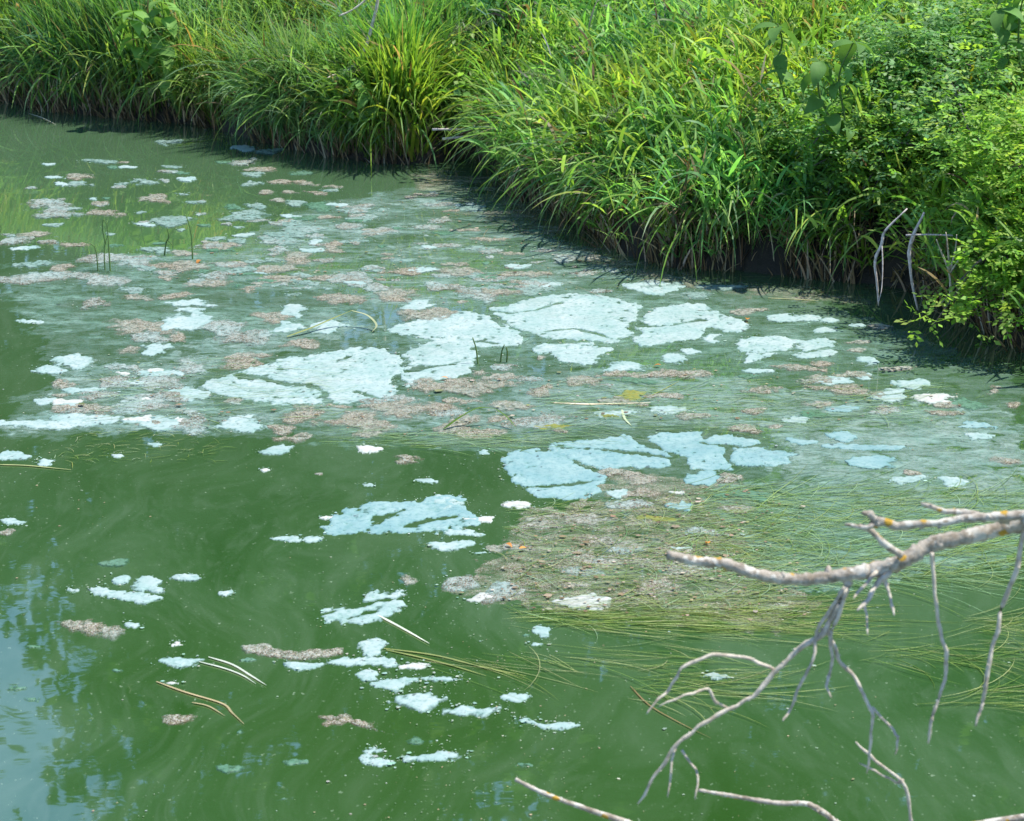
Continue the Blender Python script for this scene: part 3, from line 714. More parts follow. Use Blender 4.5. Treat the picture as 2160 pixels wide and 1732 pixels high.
def comps(mask):
    lab = np.zeros(mask.shape, int); n = 0; ny, nx = mask.shape
    for y0, x0 in zip(*np.nonzero(mask)):
        if lab[y0, x0]: continue
        n += 1; st = [(y0, x0)]; lab[y0, x0] = n
        while st:
            y, x = st.pop()
            for yy, xx in ((y+1, x), (y-1, x), (y, x+1), (y, x-1)):
                if 0 <= yy < ny and 0 <= xx < nx and mask[yy, xx] and not lab[yy, xx]: lab[yy, xx] = n; st.append((yy, xx))
    return lab, n
MATN = [0]
def float_mat(poly_px, mat, edge=.35, thick=.008, cracks=(), cw=.008, holes=.0, streak=0.0, name='algae_mat', dens=1.0):
    """a floating crust: outline in photograph pixels laid on the water plane, ragged rim, cracks as real gaps"""
    MATN[0] += 1; s = MATN[0]*7
    W = np.array([gnd(u, v)[:2] for u, v in poly_px]); lo, hi = W.min(0)-.05, W.max(0)+.05
    sz = math.sqrt((hi-lo).prod()); cx = min(.0065, max(.0035, sz/55))*dens; cy = cx*1.55
    x = np.arange(lo[0], hi[0]+cx, cx); y = np.arange(lo[1], hi[1]+cy, cy); fx, fy = np.meshgrid(x, y)
    fx = fx+(np.random.default_rng(s).uniform(-.25, .25, fx.shape))*cx
    sd = poly_sd(fx, fy, W)
    dep = sd.max(); amp = edge*min(.12, dep*1.8)
    fld = sd + amp*fbm(fx*13, fy*9, s, 5)+amp*.55*fbm(fx*48, fy*34, s+3, 3)+.007*fbm(fx*140, fy*90, s+14, 2)
    for ck in cracks:
        C = [gnd(u, v)[:2] for u, v in ck]
        dd = np.min([seg_dist(fx, fy, C[i], C[i+1]) for i in range(len(C)-1)], 0)
        L = np.cumsum([0]+[np.hypot(*(C[i+1]-C[i])) for i in range(len(C)-1)])[-1]
        fld = np.minimum(fld, dd+.006*fbm(fx*40, fy*28, s+15, 3)-cw*(.75+2.4*fbm(fx*14, fy*10, s+11, 4)+1.5*fbm(fx*55, fy*38, s+12, 3)))
    if holes > 0:
        fld = np.minimum(fld, (.93-holes-vnoise(fx*38+s, fy*24, s+5)*.5-vnoise(fx*95, fy*60, s+6)*.35-vnoise(fx*9, fy*6, s+16)*.22)*.05)
    if streak > 0:
        fld = np.minimum(fld*.35, (fbm(fx*5+fbm(fx*2, fy*2, s+8, 2)*1.2, fy*11, s+9, 5)+.35-streak)*.06)
    up = np.clip(fld/.015, 0, 1)**.6
    hgt = -.003 + up*(thick*.7+thick*(.8*fbm(fx*22, fy*22, s+2, 3)+.5*fbm(fx*70, fy*70, s+4, 2))+.003)
    hgt = np.maximum(hgt, .0008+.0018*up+.0006*up*vnoise(fx*31, fy*31, s+21)) + up*(MATN[0] % 97)*.000022      # no two crusts share a level
    return fx, fy, fld, hgt
def put_mat(name, label, cat, group, poly_px, mat, slabs=False, **k):
    fx, fy, fld, hgt = float_mat(poly_px, mat, **k)
    u0 = np.mean([p[0] for p in poly_px]); v0 = np.mean([p[1] for p in poly_px]); org = gnd(u0, v0)
    if not slabs:
        V, T, C = march(fx, fy, fld, hgt, min(.05, max(.006, .45*fld.max())))
        if len(T) < 4: return None
        o = obj(name, np_mesh(name, V-org, T, C), M[mat]); o.location = org
        return tag(o, label, cat, group)
    t = empty(name, org); lab, n = comps(fld > 0)
    cnt = np.bincount(lab.ravel()); big = [i for i in range(1, n+1) if cnt[i] > 60]
    if not big: big = [int(cnt[1:].argmax())+1]
    for i in big:
        keep = (lab == i); f2 = np.where(keep | (fld <= 0), fld, -1e-4)
        near = keep.copy(); near[1:] |= keep[:-1]; near[:-1] |= keep[1:]; near[:, 1:] |= near[:, :-1]; near[:, :-1] |= near[:, 1:]
        V, T, C = march(fx, fy, np.where(near, f2, -.05), hgt, .0175)
        obj('slab', np_mesh('slab', V-org, T, C), M[mat], t)
    return tag(t, label, cat, group)
def ell(cx, cy, rx, ry, slant=0.0, n=26, seed=0):
    rg = np.random.default_rng(seed); a = np.arange(n)*2*math.pi/n
    r = 1+.16*np.sin(2*a+rg.uniform(0, 6))+.12*np.sin(3*a+rg.uniform(0, 6))+.07*np.sin(5*a+rg.uniform(0, 6))
    return [(cx+rx*r[i]*math.cos(a[i]), cy+ry*r[i]*math.sin(a[i])+slant*rx*r[i]*math.cos(a[i])) for i in range(n)]

# ---- milky films and the weed mat first, they lie lowest
def film(name, label, cat, poly, mat, streak, **k):
    fx, fy, fld, hgt = float_mat(poly, mat, edge=.9, thick=.002, streak=streak, **k)
    V, T, C = march(fx, fy, fld, np.minimum(hgt, .0005+.00011*MATN[0])+.0001*vnoise(fx*20, fy*20, 3), .03); o = obj(name, np_mesh(name, V, T, C), M[mat])
    tag(o, label, cat, kind='stuff')
film('algae_film', 'thin milky veil joining all the mats from left to right', 'algae film', [(0, 600), (150, 560), (420, 520), (700, 420), (960, 380), (1100, 450), (1300, 560), (1700, 620), (1900, 690), (2170, 800), (2170, 1060), (1700, 1020), (1250, 1060), (1080, 960), (700, 930), (300, 915), (0, 930), (0, 860), (110, 790), (90, 720)], 'veil', -.02, dens=2.1)
film('algae_film', 'milky whitish algae film drifting round the debris at left', 'algae film', [(0, 900), (90, 870), (120, 790), (180, 755), (330, 770), (460, 690), (700, 650), (800, 690), (600, 740), (430, 790), (470, 850), (600, 870), (560, 905), (300, 915), (120, 905), (0, 930)], 'filmw', -.02, dens=1.3)
film('algae_film', 'pale green algae film between the white and blue mats', 'algae film', [(1080, 800), (1300, 780), (1500, 790), (1750, 830), (2000, 850), (2170, 860), (2170, 1010), (1950, 1000), (1700, 960), (1600, 900), (1300, 905), (1090, 905), (1060, 860)], 'filmw', -.10, dens=1.3)
film('algae_film', 'bluish green swirling algae film at the right edge', 'algae film', [(1600, 960), (1800, 900), (2170, 900), (2170, 1110), (1950, 1090), (1700, 1040), (1620, 1000)], 'filmw', .0, dens=1.3)
film('algae_film', 'thin greenish algae film below the brown debris in mid river', 'algae film', [(600, 925), (800, 915), (1100, 925), (1180, 945), (1060, 960), (760, 955)], 'film', .1, dens=1.3)
film('weed_mat', 'dense mat of green weed and brown debris behind the lichened branch', 'weed mat', [(950, 1245), (1060, 1150), (1080, 1080), (1250, 1050), (1300, 1000), (1500, 1010), (1560, 1020), (1620, 1080), (1600, 1150), (1660, 1220), (1700, 1290), (1640, 1325), (1550, 1330), (1400, 1310), (1200, 1285), (1060, 1285)], 'weedmat', -.30, dens=1.2)
film('algae_film', 'light green weedy film round the lichened branch at right', 'algae film', [(1450, 1010), (1640, 1015), (1900, 1030), (2170, 1080), (2170, 1200), (1950, 1200), (1780, 1260), (1650, 1260), (1580, 1180), (1500, 1080)], 'film', -.06, dens=1.3)
film('weed_mat', 'green brown scum hugging the right bank waterline', 'weed mat', [(940, 350), (1060, 370), (1110, 425), (1250, 500), (1340, 550), (1480, 585), (1700, 605), (1850, 640), (1700, 640), (1500, 620), (1300, 590), (1150, 520), (1000, 460), (880, 420), (860, 370)], 'weedmat', .10, dens=1.4)

film('algae_film', 'mottled grey green scum film among the far patches', 'algae film', [(150, 570), (420, 530), (560, 480), (700, 430), (830, 400), (960, 410), (1060, 470), (1250, 530), (1400, 590), (1500, 620), (1700, 680), (1500, 640), (1050, 640), (850, 660), (600, 640), (400, 610), (200, 600)], 'filmw', .15, dens=1.3)
film('algae_film', 'pale turquoise film round the largest white mats', 'algae film', [(440, 860), (480, 780), (640, 735), (800, 690), (960, 640), (1200, 605), (1500, 640), (1800, 690), (1950, 760), (1800, 800), (1400, 790), (1100, 800), (900, 850), (650, 880)], 'film', .12, dens=1.3)
film('algae_film', 'faint milky film spreading left of the debris raft', 'algae film', [(0, 560), (200, 540), (420, 520), (600, 560), (800, 640), (700, 700), (480, 720), (250, 740), (100, 720), (0, 640)], 'film', .18, dens=1.4)
film('algae_film', 'milky film under the brown debris at centre', 'algae film', [(520, 870), (700, 850), (900, 830), (1080, 790), (1300, 780), (1300, 900), (1100, 930), (850, 935), (600, 915)], 'filmw', .02, dens=1.3)
# ---- the large mats with cracks
G = 'large pale algae mats in mid river'
BIG = [
 ('widest white algae mat, left of centre, with a long winding crack', 'p', [(420, 818), (470, 795), (540, 772), (600, 756), (680, 745), (760, 733), (820, 738), (848, 755), (846, 785), (828, 810), (838, 832), (790, 848), (700, 857), (610, 856), (530, 846), (450, 838)],
  [[(495, 792), (560, 801), (605, 813), (650, 810), (682, 828), (692, 862)], [(765, 830), (800, 842), (830, 860)]], .010),
 ('white algae mat between the widest white mat and the thin upright stems', 'p', [(855, 748), (885, 727), (940, 716), (1000, 720), (1004, 752), (1012, 770), (965, 798), (905, 802), (862, 815), (832, 803), (852, 777)], [[(850, 785), (905, 775), (960, 770)]], .007),
 ('white algae mat tapering left, above the thin upright stems', 'p', [(808, 696), (850, 681), (905, 672), (962, 658), (1020, 661), (1062, 680), (1104, 707), (1112, 722), (1062, 734), (1010, 735), (958, 729), (900, 722), (848, 708)], [[(960, 728), (1010, 720), (1050, 726)], [(1000, 655), (1040, 668), (1060, 690)]], .006),
 ('largest rounded white algae mat right of centre', 'p', [(1030, 652), (1080, 640), (1130, 628), (1220, 620), (1290, 626), (1340, 641), (1356, 662), (1332, 690), (1325, 714), (1288, 727), (1230, 721), (1170, 714), (1122, 711), (1082, 690), (1052, 672)], [[(1150, 700), (1210, 694), (1260, 705), (1290, 716)], [(1020, 655), (1080, 662), (1130, 655), (1180, 640)]], .004),
 ('white algae mat just below the largest rounded one', 'p', [(1112, 737), (1150, 724), (1225, 724), (1292, 737), (1272, 756), (1232, 771), (1190, 765), (1150, 752)], [], 0),
 ('ragged white algae mat right of the largest rounded one', 'p', [(1352, 662), (1392, 646), (1450, 643), (1492, 660), (1540, 667), (1588, 690), (1560, 702), (1502, 692), (1482, 711), (1422, 726), (1352, 732), (1330, 722), (1352, 697)], [[(1370, 690), (1430, 684), (1480, 676)]], .006),
 ('white algae mat with a notch, nearer than the hanging dead stalks', 'p', [(1545, 725), (1580, 708), (1640, 706), (1690, 720), (1660, 738), (1615, 748), (1570, 745)], [], 0),
 ('oval white algae mat split by one crack, right of the raft', 'p', [(1662, 748), (1698, 727), (1742, 712), (1768, 724), (1758, 745), (1722, 757), (1682, 762)], [[(1665, 738), (1700, 744), (1745, 735)]], .005),
 ('long white algae mat near the foot of the reed bank', 'p', [(1296, 600), (1340, 596), (1400, 594), (1448, 604), (1430, 618), (1380, 622), (1330, 612)], [], 0),
 ('long pale blue algae mat with branching cracks', 'u', [(1150, 940), (1230, 930), (1330, 917), (1450, 911), (1550, 914), (1605, 930), (1645, 952), (1665, 975), (1600, 984), (1500, 990), (1400, 986), (1300, 990), (1232, 985), (1190, 966)], [[(1190, 945), (1280, 950), (1350, 958), (1430, 968)], [(1330, 915), (1370, 938), (1430, 965), (1440, 990)], [(1500, 910), (1480, 935), (1560, 945), (1620, 940)], [(1540, 945), (1530, 965), (1560, 990)]], .009),
 ('turquoise algae mat with a ragged lower edge, left of the long blue one', 'u', [(1060, 968), (1110, 946), (1188, 958), (1230, 988), (1285, 1000), (1272, 1038), (1205, 1054), (1130, 1042), (1072, 1020), (1064, 992)], [[(1100, 1030), (1170, 1025), (1260, 1015)]], .007),
 ('pale blue algae mat with a dark crack, alone in open water at centre', 'u', [(680, 1112), (722, 1086), (762, 1068), (830, 1056), (882, 1056), (930, 1046), (980, 1048), (966, 1066), (1000, 1086), (1022, 1100), (962, 1118), (882, 1127), (800, 1124), (690, 1122)], [[(770, 1125), (800, 1095), (850, 1075)], [(860, 1112), (900, 1100), (960, 1090)]], .008),
 ('pale leaf shaped algae mat with slanting cracks, above the floating white stem', 'p', [(672, 1300), (700, 1280), (770, 1258), (830, 1250), (864, 1253), (868, 1280), (820, 1298), (760, 1312), (690, 1314)], [[(676, 1298), (730, 1284), (800, 1268), (868, 1262)], [(735, 1306), (790, 1290)]], .006),
]
for lab, mt, poly, ck, cw in BIG:
    put_mat('algae_mat', lab, 'algae mat', G, poly, mt, slabs=bool(ck), cracks=ck, cw=1.5*(cw or .006), holes=.035, edge=.42, thick=.0045)
# ---- other shaped mats
E = lambda pts: [(600+.4234*x, 1000+.4234*y) for x, y in pts]
SHAPED = [
 ('curved two lobed algae mat with a white right tip, near the bottom', 'p', E([(385, 1045), (480, 1030), (600, 1015), (700, 1008), (830, 1000), (915, 1022), (850, 1055), (700, 1030), (640, 1035), (560, 1085), (440, 1070)])),
 ('large fishtail shaped pale algae mat near the bottom centre', 'p', E([(485, 1158), (560, 1110), (620, 1090), (730, 1085), (800, 1125), (840, 1165), (900, 1155), (1000, 1160), (1115, 1155), (1080, 1185), (960, 1205), (820, 1220), (760, 1200), (650, 1175), (560, 1175)])),
 ('thin sickle shaped pale algae mat at the bottom, nearest the branch tip', 'p', E([(1140, 1215), (1220, 1218), (1300, 1245), (1380, 1235), (1475, 1255), (1380, 1280), (1290, 1275), (1220, 1245), (1150, 1240)])),
 ('brown speckled leaf shaped patch at the bottom left of centre', 'b', E([(168, 1200), (330, 1190), (420, 1225), (510, 1285), (460, 1292), (300, 1260), (200, 1255)])),
 ('small hook shaped pale algae mat at the very bottom', 'p', E([(400, 1375), (450, 1360), (487, 1380), (440, 1402), (425, 1420), (470, 1416), (540, 1435), (500, 1452), (410, 1452), (378, 1420)])),
 ('elongated bluish white algae mat beside the hook shaped one', 'p', E([(568, 1425), (620, 1400), (760, 1380), (850, 1383), (925, 1402), (850, 1430), (700, 1442), (590, 1442)])),
 ('brown topped slanting patch left of the oval algae mats, lower centre', 'b', [(495, 1362), (560, 1358), (620, 1375), (722, 1368), (718, 1382), (640, 1396), (570, 1388), (510, 1374)]),
 ('pale slab tucked under the brown topped slanting patch', 'p', [(578, 1397), (640, 1396), (698, 1400), (660, 1414), (620, 1416)]),
 ('slanting pale algae mat with a ragged edge in the blue reflection, left', 'p', [(185, 1240), (240, 1242), (300, 1254), (340, 1262), (300, 1272), (240, 1264), (195, 1255)]),
 ('brown speckled slanting patch at left below the pale mats', 'b', [(118, 1312), (165, 1308), (250, 1320), (280, 1335), (240, 1352), (200, 1342), (150, 1330)]),
 ('yellowish weed clump floating above the pale flat stalk', 'y', [(1302, 838), (1330, 824), (1372, 826), (1350, 842), (1318, 848)]),
]
for lab, mt, poly in SHAPED:
    put_mat('weed_clump' if mt == 'y' else ('debris_patch' if mt == 'b' else 'algae_mat'), lab, {'y': 'weed', 'b': 'debris patch'}.get(mt, 'algae mat'), None, poly, mt, edge=.45, thick=.005)

# ---- the many smaller patches: (crop list, origin, scale)
S1 = (0, 0, .347); S2 = (0, 550, .371); S3 = (700, 550, .371); S4 = (1360, 550, .371); S5 = (0, 1100, .3655); S6 = (600, 1000, .4234)
PATCH = [
(S1, 'b', '485,1078,90,18 210,1425,90,18 440,1490,120,18 675,1302,125,22 605,1238,60,14 940,1210,120,24 750,988,35,6 1565,1033,110,12 1800,1110,140,20 1615,1170,70,13 1765,1170,50,8 1935,1172,65,16 2015,1135,60,12 1690,1218,40,12 1270,1475,80,12 2020,1500,60,35 380,1625,90,26 1130,1545,100,16 1330,1500,120,25 1130,1620,200,35 1400,1610,130,30 1800,1570,120,35 1690,1635,160,25 1010,1690,100,20 1730,1690,110,20 1970,1690,80,16'),
(S1, 'p', '460,1120,85,20 855,1293,40,8 565,1210,35,8 1110,1182,50,8 1180,1232,55,10 870,1108,90,18 1135,1092,55,16 745,1118,45,8 600,980,100,12 1010,866,85,16 290,1000,40,7 1545,1060,65,14 1530,1117,75,14 1640,922,100,18 1480,900,80,15 1560,1255,60,16 1790,1235,70,18 1505,1320,160,32 1755,1315,60,12 1060,1345,150,30 1830,1385,160,30 1770,1425,150,26 1460,1432,75,12 1295,1452,65,14 1455,1470,95,16 1760,1468,90,18 1915,1475,40,18 960,1522,100,18 190,1610,100,24'),
(S1, 'm', '310,1245,160,35 335,1300,150,28 90,1465,130,22 300,1472,70,12 1500,990,85,20 650,1570,180,35 860,1590,110,40 1310,1680,100,30 230,1690,240,34 560,1690,250,35 100,1710,120,25'),
(S1, 'g', '1930,1258,75,28 1810,1055,60,14'),
(S2, 'b', '1160,130,150,25 1420,160,60,18 1610,110,110,24 1850,100,80,18 790,215,130,20 1010,200,120,20 1940,220,170,30 810,375,190,50 1010,435,60,30 1560,330,120,35 730,510,60,28 360,705,100,26 1350,590,150,30 1430,545,150,24 1700,480,120,25 500,840,170,35 1330,800,70,15 1600,960,80,30 1720,880,150,50 1670,1010,100,25 1815,1213,25,8 40,1547,45,20'),
(S2, 'p', '1670,192,50,12 1070,245,120,22 1060,280,90,15 770,170,80,20 185,345,60,14 1080,350,150,60 1680,290,100,30 880,500,90,30 300,620,90,22 255,800,60,20 430,575,120,35 1100,760,150,35 250,930,230,30 500,910,180,38 850,920,230,38 1370,930,140,45 90,1112,95,25 255,1145,55,18 660,1110,45,12 1570,1080,90,22 885,1048,40,10 70,1485,60,22 1630,1582,70,18 1770,1585,60,15 1620,380,90,30 1860,380,120,30'),
(S2, 'm', '2000,110,110,38 540,245,120,30 860,440,150,30 1300,400,150,60 680,700,150,40 900,700,140,40 1080,600,120,35 850,830,200,40 1100,940,120,40 1460,430,140,40 950,780,120,30'),
(S2, 'w', '2090,1075,60,22 1505,1193,32,8 1860,1463,35,10 1010,910,40,18'),
(S3, 'b', '380,200,150,40 80,215,120,25 500,310,180,38 620,300,110,30 1185,555,35,14 930,660,110,40 560,710,120,35 1200,740,90,38 480,850,200,45 750,930,120,42 150,910,240,48 1300,970,40,12 1890,650,200,30 1600,650,120,18 2050,885,100,20 440,1130,110,28 760,740,140,40 300,830,140,30 1000,830,120,30 1660,1215,140,30 1800,1250,120,30 950,180,120,22 700,60,150,24 400,60,140,22 1100,80,140,20 1450,1480,160,40 1750,1330,120,30'),
(S3, 'm', '130,105,100,38 840,190,150,40 965,605,90,25 1200,915,170,46 620,150,110,26 250,160,120,24 900,100,120,22 1480,70,120,22'),
(S3, 'p', '1170,150,160,42 2080,195,70,18 1680,610,110,35 1940,560,60,25 870,1090,35,14 560,1255,70,16 215,1277,30,12 660,1375,100,40 740,1550,120,20 1620,1330,70,24 1900,850,160,22 1600,870,120,22 500,250,120,24'),
(S3, 'w', '1080,1390,110,16 860,1470,90,20 1980,1320,50,10'),
(S3, 'y', '1250,945,110,14 1570,882,60,10 1860,1470,100,18'),
(S4, 'p', '430,155,110,18 310,195,80,16 840,330,110,28 1040,340,85,16 1015,395,60,14 1205,368,50,8 380,310,70,25 230,285,140,36 630,550,95,28 370,450,80,30 160,555,70,20 1280,580,90,22 1070,685,110,22 1250,660,50,14 1520,705,110,28 1370,770,110,36 1890,1000,95,25 1480,1250,90,25 1740,1260,90,30 860,910,70,20 100,340,90,26 250,520,70,16 640,630,80,16'),
(S4, 'u', '1110,1000,110,30 1270,1065,200,20 1280,1150,180,32 660,1115,160,48 360,1240,120,38 1120,845,110,18 900,1030,80,18 1900,940,120,18 200,1400,120,24'),
(S4, 'w', '1650,785,110,28'),
(S4, 'b', '880,612,160,18 1990,735,55,24 1180,745,190,36 1030,590,90,20 1450,615,90,18 1350,380,70,14 1190,465,80,12 600,290,110,18 630,855,100,18 300,885,120,14 740,945,45,10 550,960,110,22 2060,1140,100,22 1200,510,60,12 650,740,150,22 250,640,140,22 2100,820,50,16 500,1240,100,34 1520,1210,60,14 1750,870,60,14'),
(S5, 'g', '630,245,105,25 200,725,55,10 1415,803,65,10 1325,1430,70,28 1700,1388,80,12 1640,1603,50,10 680,865,25,10 1380,1220,20,10 110,965,60,18 180,1030,50,12'),
(S5, 'p', '675,340,70,25 870,375,90,42 425,400,45,18 1085,328,85,16 1310,415,40,15 775,600,50,22 1040,812,130,33'),
(S5, 'b', '1040,1140,110,25'),
(S5, 'w', '1020,708,40,12 990,935,60,7'),
(S6, 'p', '410,938,160,28 440,865,60,35 415,1007,72,25 1155,1113,60,22 1290,785,45,22 1270,848,50,14 850,355,120,25 985,393,45,8 35,325,38,14 140,328,45,14 2150,1010,70,16 1960,370,60,14'),
(S6, 'w', '645,960,75,20 1000,620,100,22 212,218,28,8 1500,640,120,34'),
(S6, 'b', '620,530,45,26 1450,410,120,30 1300,250,140,36 1650,440,150,40 1850,560,160,44 2020,480,120,36 1560,330,120,24'),
(S6, 'm', '895,540,110,45 1100,590,120,40'),
(S6, 'g', '665,1335,70,20 60,1437,60,10 1195,1450,40,9 1205,805,22,8'),
]
LAND = [('three standing reeds', 215, 540), ('lone bent reed stem', 405, 520), ('widest white mat', 640, 800), ('largest rounded white mat', 1190, 670),
        ('long blue mat', 1420, 950), ('yellow weed clump', 1335, 835), ('hollow with pale sticks', 985, 330), ('hanging dead stalks', 1885, 610), ('overhanging shrub', 2090, 640),
        ('lone blue mat at centre', 840, 1090), ('fishtail shaped mat', 930, 1490), ('leaf shaped cracked mat', 770, 1285), ('blue sky reflection', 110, 1450), ('lichened branch tip', 1420, 1180),
        ('arched olive blade', 700, 680), ('left milky film', 60, 900), ('drooping grass bank', 560, 300), ('pale flat stalk', 1270, 852), ('oval split mat', 1715, 740), ('reed bank corner', 1300, 520)]
KN = {'p': ('algae_mat', 'pale algae patch', 'algae mat'), 'b': ('debris_patch', 'brown debris patch', 'debris patch'), 'm': ('algae_mat', 'speckled algae patch', 'algae mat'),
      'w': ('foam_clump', 'white foamy scum patch', 'scum'), 'u': ('algae_mat', 'pale blue algae patch', 'algae mat'), 'g': ('algae_mat', 'thin green algae patch', 'algae mat'), 'y': ('weed_clump', 'yellow green weed patch', 'weed')}
items = []
for (ox, oy, sc), mt, txt in PATCH:
    for q in txt.split():
        cx, cy, rx, ry = [float(z) for z in q.split(',')]
        items.append([mt, ox+sc*cx, oy+sc*cy, sc*rx, sc*ry])
# looser patches fill the dense raft
def in_poly(u, v, poly): return float(poly_sd(np.array([u]), np.array([v]), poly)[0]) > 0
RAFT = [([(200, 560), (420, 530), (560, 480), (700, 430), (820, 400), (960, 405), (1060, 465), (1250, 525), (1340, 575), (1480, 605), (1300, 615), (1050, 630), (900, 645), (800, 630), (600, 615), (400, 595)], 150, 'bmmmppg', (9, 36)),
        ([(20, 400), (200, 350), (420, 330), (640, 370), (760, 410), (560, 470), (400, 520), (200, 550), (20, 540)], 34, 'ppgm', (8, 24)),
        ([(560, 870), (850, 815), (1000, 795), (1080, 780), (1110, 850), (1080, 930), (900, 925), (700, 910)], 16, 'bbbbm', (20, 60)),
        ([(130, 850), (110, 780), (300, 760), (430, 780), (430, 830), (560, 870), (580, 900), (350, 905), (180, 895)], 34, 'mbpmw', (12, 40)),
        ([(1100, 790), (1400, 780), (1800, 790), (2050, 840), (2150, 900), (1700, 890), (1100, 890)], 18, 'bbgm', (18, 50)),
        ([(1060, 1180), (1100, 1090), (1500, 1030), (1600, 1040), (1500, 1280), (1150, 1270)], 16, 'bbbmg', (16, 60))]
rg = random.Random(5)
for poly, n, kinds, (s0, s1) in RAFT:
    us = [p[0] for p in poly]; vv = [p[1] for p in poly]; k = 0; tries = 0
    while k < n and tries < 4000:
        tries += 1; u, v = rg.uniform(min(us), max(us)), rg.uniform(min(vv), max(vv))
        if not in_poly(u, v, poly): continue
        rx = rg.uniform(s0, s1); ry = rx*rg.uniform(.16, .26)*(.75+.5*(v-350)/900)
        items.append([rg.choice(kinds), u, v, rx, max(3.0, ry)]); k += 1
lab_count = {}
named = []
for mt, u, v, rx, ry in items:
    best = min(LAND, key=lambda q: ((q[1]-u)/1.6)**2+((q[2]-v)*1.4)**2)
    du, dv = u-best[1], (v-best[2])*2.2
    side = ('just beside' if abs(du)+abs(dv) < 60 else ('right of' if du > 0 else 'left of') if abs(du) > abs(dv) else ('nearer than' if dv > 0 else 'beyond'))
    size = 'tiny' if rx < 16 else 'small' if rx < 30 else 'medium' if rx < 48 else 'wide'
    named.append([size+' '+KN[mt][1]+' '+side+' the '+best[0], mt, u, v, rx, ry])
by = {}
for it in named: by.setdefault(it[0], []).append(it)
ORD = ['leftmost', 'second from left', 'third from left', 'fourth from left', 'fifth from left', 'sixth from left', 'seventh from left', 'eighth from left', 'ninth from left', 'tenth from left', 'eleventh from left', 'twelfth from left', 'thirteenth from left', 'fourteenth from left', 'fifteenth from left', 'sixteenth from left']
for lab, its in by.items():
    its.sort(key=lambda q: q[2])
    for i, q in enumerate(its):
        q[0] = lab if len(its) == 1 else (lab+', '+(ORD[i] if i < len(ORD) and i < len(its)-1 else 'rightmost'))
for k, (lab, mt, u, v, rx, ry) in enumerate(named):
    nm, _, cat = KN[mt]
    put_mat(nm, lab, cat, {'p': 'small pale algae patches', 'b': 'brown debris patches', 'm': 'speckled algae patches', 'w': 'white scum patches', 'u': 'pale blue algae patches', 'g': 'thin green algae patches', 'y': 'yellow green weed patches'}[mt],
            ell(u, v, rx, ry, RNG.normal(0, .03), seed=k), 'q' if mt == 'p' and v < 640 and k % 4 else mt, edge=.5, thick=.002 if mt in 'gub' else .0035)

# ------------------------------------------------------------------ flecks, crumbs and weed strands (nobody could count these)
def discs(P, r, tint, asp=None):
    n = len(P); k = 5; a = np.arange(k)*2*math.pi/k; ph = RNG.uniform(0, 6.28, n)
    rr = r[:, None]*RNG.uniform(.6, 1.3, (n, k)); c = np.cos(a[None]+ph[:, None])*rr; s = np.sin(a[None]+ph[:, None])*rr
    V = np.stack([P[:, :1]+c, P[:, 1:2]+s, np.full((n, k), .001)+RNG.uniform(0, .003, (n, 1))], -1)
    T = np.array([(0, 1, 2), (0, 2, 3), (0, 3, 4)])[None]+(np.arange(n)*k)[:, None, None]
    return V.reshape(-1, 3), T.reshape(-1, 3), np.repeat(tint, k, 0)
def water_pts(n, poly=None, gate=None):
    u = RNG.uniform(-40, 2200, n*4); v = 240+1520*RNG.random(n*4)
    P = np.array([gnd(a, b) for a, b in zip(u, v)])
    k = land_sd(P[:, 0], P[:, 1]) < -.02
    if poly is not None: k &= poly_sd(u, v, poly) > 0
    if gate is not None: k &= (fbm(P[:, 0]*gate, P[:, 1]*gate*.7, 77, 3) + RNG.normal(0, .12, len(P))) > .12
    return P[k][:n]
P = water_pts(3000, gate=1.3); fu, fv = proj(P); P = P[~((fu > 1200) & (fv > 1350) & (RNG.random(len(P)) < .8))]; V, T, C = discs(P, RNG.gamma(1.1, .0008, len(P))+.0006, tints(len(P), [(.24, .31, .27), (.30, .34, .29), (.18, .25, .18), (.28, .24, .16)]))
tag(obj('algae_flecks', np_mesh('algae_flecks', V, T, C), M['fleck']), 'tiny pale algae flecks sprinkled over the open water', 'flecks', kind='stuff')
cr = []
for lab, mt, u, v, rx, ry in named:
    if mt in 'pmw':
        for _ in range(int(5+rx*.28)):
            a = RNG.uniform(0, 6.28); q = 1+abs(RNG.normal(0, .28)); cr.append(gnd(u+rx*q*math.cos(a), v+ry*q*math.sin(a)))
for lab, mt, poly, ck, cw in BIG+[(a_, b2, c2, [], 0) for a_, b2, c2 in SHAPED]:
    if mt in 'pu':
        for i in range(len(poly)):
            (u0, v0), (u1, v1) = poly[i], poly[(i+1) % len(poly)]
            for _ in range(7):
                t = RNG.random(); cr.append(gnd(u0*(1-t)+u1*t+RNG.normal(0, 9), v0*(1-t)+v1*t+RNG.normal(0, 4)))
P = np.array(cr); P = P[land_sd(P[:, 0], P[:, 1]) < -.02]
V, T, C = discs(P, RNG.gamma(1.2, .0011, len(P))+.0008, tints(len(P), [(.24, .36, .33), (.30, .40, .37), (.20, .32, .28), (.34, .38, .34)])); V[:, 2] += .002
tag(obj('algae_crumbs', np_mesh('algae_crumbs', V, T, C), M['fleck']), 'small pale crumbs broken off round the floating mats', 'crumbs', kind='stuff')
bagd = Bag()
for poly, n in ((RAFT[0][0], 2600), (RAFT[2][0], 1500), (RAFT[3][0], 900), (RAFT[4][0], 1500), (RAFT[5][0], 3000), ([(950, 1250), (1100, 1150), (1700, 1050), (1700, 1320), (1100, 1290)], 2200)):
    P = water_pts(n, poly); V, T, C = discs(P, RNG.gamma(2, .0014, len(P))+.0015, tints(len(P), [(.21, .15, .10), (.27, .21, .15), (.34, .31, .26), (.15, .11, .07), (.19, .20, .10)]))
    V[:, 2] += RNG.uniform(.003, .010); bagd.add(V, T, C)
